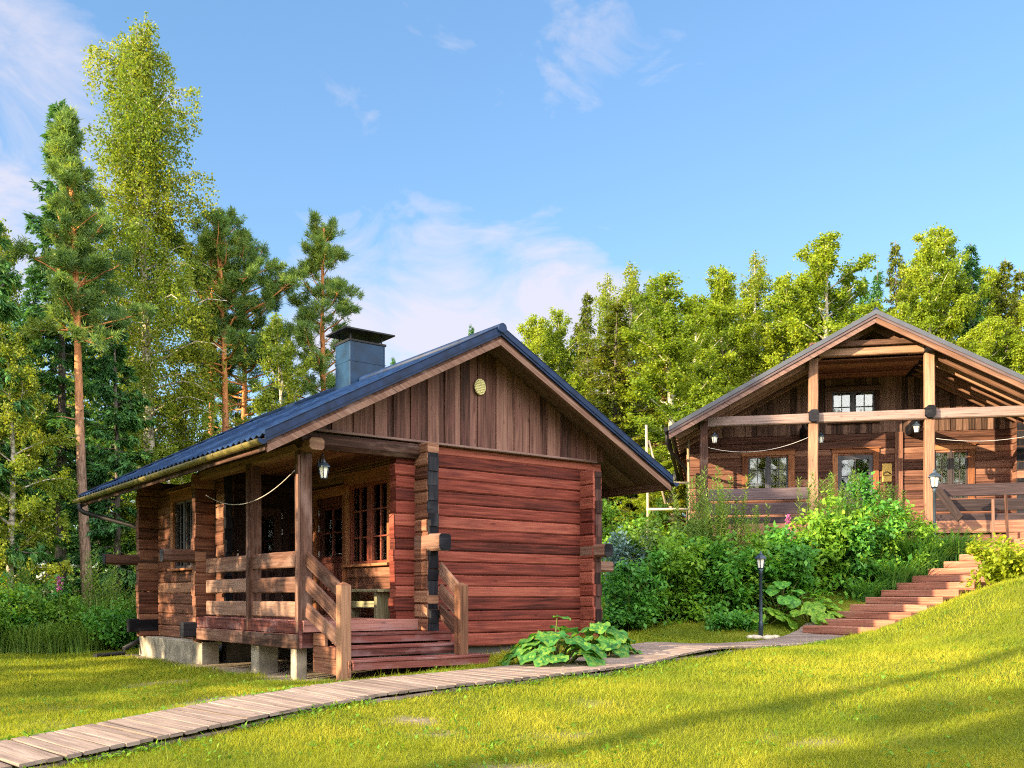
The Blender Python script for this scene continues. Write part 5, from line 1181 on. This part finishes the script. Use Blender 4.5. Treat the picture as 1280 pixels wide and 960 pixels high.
plant('butterbur_plant', gen_bigleaf(143, 26, .75, .5, .22, 4, .05), M_SHR2, 1012, 19.3, 'large round leaved plant at the bank foot right of the first lamp post', 'plant', 'round leaved plants at the bank foot', crown='leaf_blades', stem='stalks')
plant('butterbur_plant', gen_bigleaf(144, 20, .65, .4, .19, 4, .05), M_SHR2, 952, 19.4, 'round leaved plant just behind the first lamp post', 'plant', 'round leaved plants at the bank foot', crown='leaf_blades', stem='stalks')
plant('butterbur_plant', gen_bigleaf(145, 22, .8, .9, .2, 4, .05), M_SHR, 975, 19.9, 'tall round leaved plant growing up the bank right of the lamp post', 'plant', 'round leaved plants at the bank foot', crown='leaf_blades', stem='stalks')
# yellow lilies at the right edge
plant('yellow_plant', gen_shrub(151, 1.0, .95, 4600, .10), M_YEL, 1275, 17.6, 'bright yellow green plant mound at the right edge beside the garden steps', 'plant')
plant('yellow_flower', gen_blades(152, 1.0, .5, 110, .02, 1.0), M_YEL, 1262, 18.2, 'yellow flowering stalks leaning over the garden steps at the right edge', 'plant')
# weeds along the forest edge at left
GL = 'weeds along the forest edge at the left'
for k, (kind, x, Yk, yt, lab) in enumerate([
    ('s', 20, 19.4, 712, 'green bush at the left edge of the lawn'), ('s', 52, 19.8, 722, 'second green bush from the left edge'), ('t', 35, 20.4, 695, 'tall bright stems behind the left bushes'),
    ('s', 92, 19.6, 745, 'leafy bush between the left bushes and the pine trunk'), ('b', 125, 19.8, 735, 'tall grass clump in front of the pine trunk'), ('t', 122, 20.6, 690, 'tall leafy sapling before the bare pine trunk'),
    ('s', 148, 19.4, 742, 'leafy bush next to the cabin rear corner'), ('t', 152, 20.2, 725, 'tall weeds just left of the cabin rear corner'), ('s', 78, 20.6, 742, 'low bush behind the tall grass under the grey trunk'),
    ('s', -12, 19.0, 720, 'bush cut by the left edge of the picture'), ('b', 40, 18.9, 770, 'short grass clump before the left bushes'), ('b', 5, 18.8, 775, 'short grass clump at the left edge'), ('b', 70, 19.0, 775, 'short yellow grass clump at the lawn edge'), ('b', 108, 19.1, 770, 'short grass clump at the lawn edge before the pine')]):
    h_ = hh(x, Yk, yt)
    if kind == 's': plant('leafy_shrub', gen_shrub(200 + k, h_, .95, 4200, .095), M_SHR2 if k % 2 else M_SHR, x, Yk, lab, group=GL)
    elif kind == 't': plant('tall_weed', gen_spikes(200 + k, h_, .45, 16, .15), M_WEED, x, Yk, lab, 'plant', GL)
    else: plant('tall_grass', gen_blades(200 + k, h_ * .95, .75, 420, .022, .5), M_WEED, x, Yk, lab, 'plant', GL)
def fire(x, Yk, y, lab):
    p_ = px(x, Yk, y); g0 = tz(p_.x, p_.y); q = MB(); q.tube([(0, 0, 0), (.02, 0, p_.z - g0)], [.007, .003], 5)
    r_ = np.random.default_rng(int(x)); n_ = 90; P = np.stack([r_.normal(0, .02, n_), r_.normal(0, .02, n_), (p_.z - g0) - r_.random(n_) * .28 + .02], 1); Q = leaf_quads(P, unit(r_, n_) + np.array([0, 0, .2]), unit(r_, n_), .05, .04)
    make_tree('fireweed', q, B_STEM, Q, r_.random(n_), M_FLOW, lab, 'flower', None, (p_.x, p_.y, g0), 0, 'stem', 'blossoms')
fire(74, 19.0, 722, 'pink fireweed flower before the grey trunk at the left'); fire(985, 21.3, 645, 'pink fireweed flower before the left railing of the large house')

# ---------------------------------------------------------------- undergrowth and grass
rg = np.random.default_rng(77)
n = 26000; ux = rg.uniform(-16, -4.3, n); uy = rg.uniform(19.6, 34, n); k_ = (np.abs((ux) / uy) < .60); ux, uy = ux[k_], uy[k_]
lx, ly = local(ux, uy, CA, dA, nA); k_ = ~((lx > -3.2) & (lx < 3) & (ly > -1) & (ly < 7.6)); ux, uy = ux[k_], uy[k_]; n = len(ux)
P = np.stack([ux, uy, terr(ux, uy) + rg.random(n) ** 2 * .7 * (fbm(ux, uy, 1.6, 5) * 1.6)], 1)
Q = leaf_quads(P, unit(rg, n) + np.array([0, 0, .3]), unit(rg, n) * .5 + np.array([0, 0, 1.]), rg.uniform(.10, .24, n), rg.uniform(.05, .12, n))
o = npmesh('undergrowth', Q, 4, clump_rnd(P, rg, .8, .5), M_SHR); tag(o, 'low leafy undergrowth on the shaded forest floor at the left', 'undergrowth', kind='stuff')
n = 16000; ux = rg.uniform(-1, 15, n); uy = rg.uniform(19.6, 27, n); P = np.stack([ux, uy, terr(ux, uy)], 1)
sl = .0
a_ = px(1003, 18.3); 
keep = (ux < 9.6) | (uy > 23.5); lx, ly = local(ux, uy, CA, dA, nA); keep &= ~((lx < 2.9) & (ly < 7.6)); lx, ly = local(ux, uy, CB, dB, nB); keep &= ~((lx > -4.2) & (ly > .4))
for (a, b) in STP:
    c = (a + b) / 2; keep &= np.hypot(ux - c.x, uy - c.y) > 1.15
keep &= uy > 19.3 + .10 * np.maximum(0, ux - 3)
P = P[keep]; n = len(P); P[:, 2] += rg.random(n) ** 1.5 * .55
Q = leaf_quads(P, unit(rg, n) + np.array([0, 0, .25]), unit(rg, n) * .5 + np.array([0, 0, 1.]), rg.uniform(.09, .2, n), rg.uniform(.05, .12, n))
o = npmesh('undergrowth', Q, 4, clump_rnd(P, rg, .5, .5), M_SHR); tag(o, 'leafy ground cover between the bushes on the bank', 'undergrowth', kind='stuff')

M_GR = leafmat('grass_blade', (.11, .17, .014), (.235, .275, .020), (.39, .375, .040), .45, spec=.15)
N = 520000
v = rg.random(N); YY = 4.2 * (23.5 / 4.2) ** v ; XX = rg.uniform(-.60, .60, N) * YY
XX = np.where(rg.random(N) < .06, XX * 1.35, XX)
dm = dirt(XX, YY); keep = rg.random(N) > dm * 1.15
lx, ly = local(XX, YY, CA, dA, nA); keep &= ~((lx > -2.74) & (lx < 2.3) & (ly > -.02) & (ly < 7.2)); keep &= ~((lx > -2.6) & (lx < -.6) & (ly > -1.06) & (ly <= 0))
cell = {}
wg = np.zeros(N, dtype=bool)
for i in range(0, len(WALKPTS), 2):
    q = WALKPTS[i]; wg |= ((XX - q[0]) ** 2 + (YY - q[1]) ** 2) < .54 ** 2
keep &= ~wg
for (a, b) in STP:
    ab = np.array([b.x - a.x, b.y - a.y]); L2 = (ab ** 2).sum(); o2 = np.array([a.x + tv.x * .25, a.y + tv.y * .25])
    tt = np.clip(((XX - o2[0]) * ab[0] + (YY - o2[1]) * ab[1]) / L2, 0, 1); keep &= np.hypot(XX - o2[0] - ab[0] * tt, YY - o2[1] - ab[1] * tt) > .28
XX, YY, dm = XX[keep], YY[keep], dm[keep]; n = len(XX)
big = fbm(XX, YY, 1.7, 21); fine = fbm(XX, YY, .45, 31)
hgt = (.028 + .03 * rg.random(n) ** 1.5 + .03 * (fine - .3).clip(0)) * (1 + .25 * (YY > 12)); tall = rg.random(n) < .012; hgt = np.where(tall, hgt * 2.3, hgt)
wd = np.maximum(.0045, .00075 * YY) * rg.uniform(.8, 1.4, n)
ang = rg.random(n) * 6.283; lean = rg.normal(0, .55, (n, 2)); zz = terr(XX, YY) - .006
base = np.stack([XX, YY, zz], 1); sd = np.stack([np.cos(ang), np.sin(ang), np.zeros(n)], 1) * wd[:, None] * .5
tip = base + np.stack([lean[:, 0] * hgt, lean[:, 1] * hgt, hgt], 1)
V3 = np.stack([base - sd, base + sd, tip], 1)
rv = np.clip(-.10 + 1.05 * big + .6 * (fine - .5) + .25 * (fbm(XX, YY, 5.0, 61) - .5) + rg.normal(0, .13, n) + dm * .3, 0, 1)
o = npmesh('grass', V3, 3, rv, M_GR); tag(o, 'short mown lawn grass, yellow green in the sun', 'grass', kind='stuff')

# low weeds: clover, plantain and tufts in the lawn and along the walkway
rw_ = np.random.default_rng(91); NW = 34000
wi = rw_.integers(0, len(WALKPTS), NW // 2); a_ = rw_.random(NW // 2) * 6.283; rad_ = .56 + np.abs(rw_.normal(0, .13, NW // 2))
wx = np.concatenate([WALKPTS[wi, 0] + np.cos(a_) * rad_, rw_.uniform(-.58, .58, NW // 2) * 1.0]); wy = np.concatenate([WALKPTS[wi, 1] + np.sin(a_) * rad_, 4.5 * 4.0 ** rw_.random(NW // 2)])
wx[NW // 2:] *= wy[NW // 2:]
ok = fbm(wx, wy, .5, 41) > np.where(np.arange(NW) < NW // 2, .40, .58)
d2 = np.full(NW, 9.0)
for q in WALKPTS[::2]: d2 = np.minimum(d2, (wx - q[0]) ** 2 + (wy - q[1]) ** 2)
lx, ly = local(wx, wy, CA, dA, nA); ok &= d2 > .52 ** 2; ok &= ~((lx > -2.8) & (lx < 2.4) & (ly > -1.1) & (ly < 7.3))
for (a, b) in STP:
    c = (a + b) / 2; ok &= np.hypot(wx - c.x, wy - c.y) > 1.0
wx, wy = wx[ok], wy[ok]; n = len(wx); P = np.stack([wx, wy, terr(wx, wy) + .008 + .03 * rw_.random(n)], 1)
D = unit(rw_, n) * np.array([1, 1, .35]) + np.array([0, 0, .3]); Q = leaf_quads(P, D, np.tile((0, 0, 1.), (n, 1)) + .3 * unit(rw_, n), rw_.uniform(.025, .07, n), rw_.uniform(.018, .035, n), .1)
o = npmesh('lawn_weeds', Q, 4, clump_rnd(P, rw_, .4, .4), M_SHR2); tag(o, 'small broad leaved weeds in the lawn and along the walkway edge', 'weeds', kind='stuff')
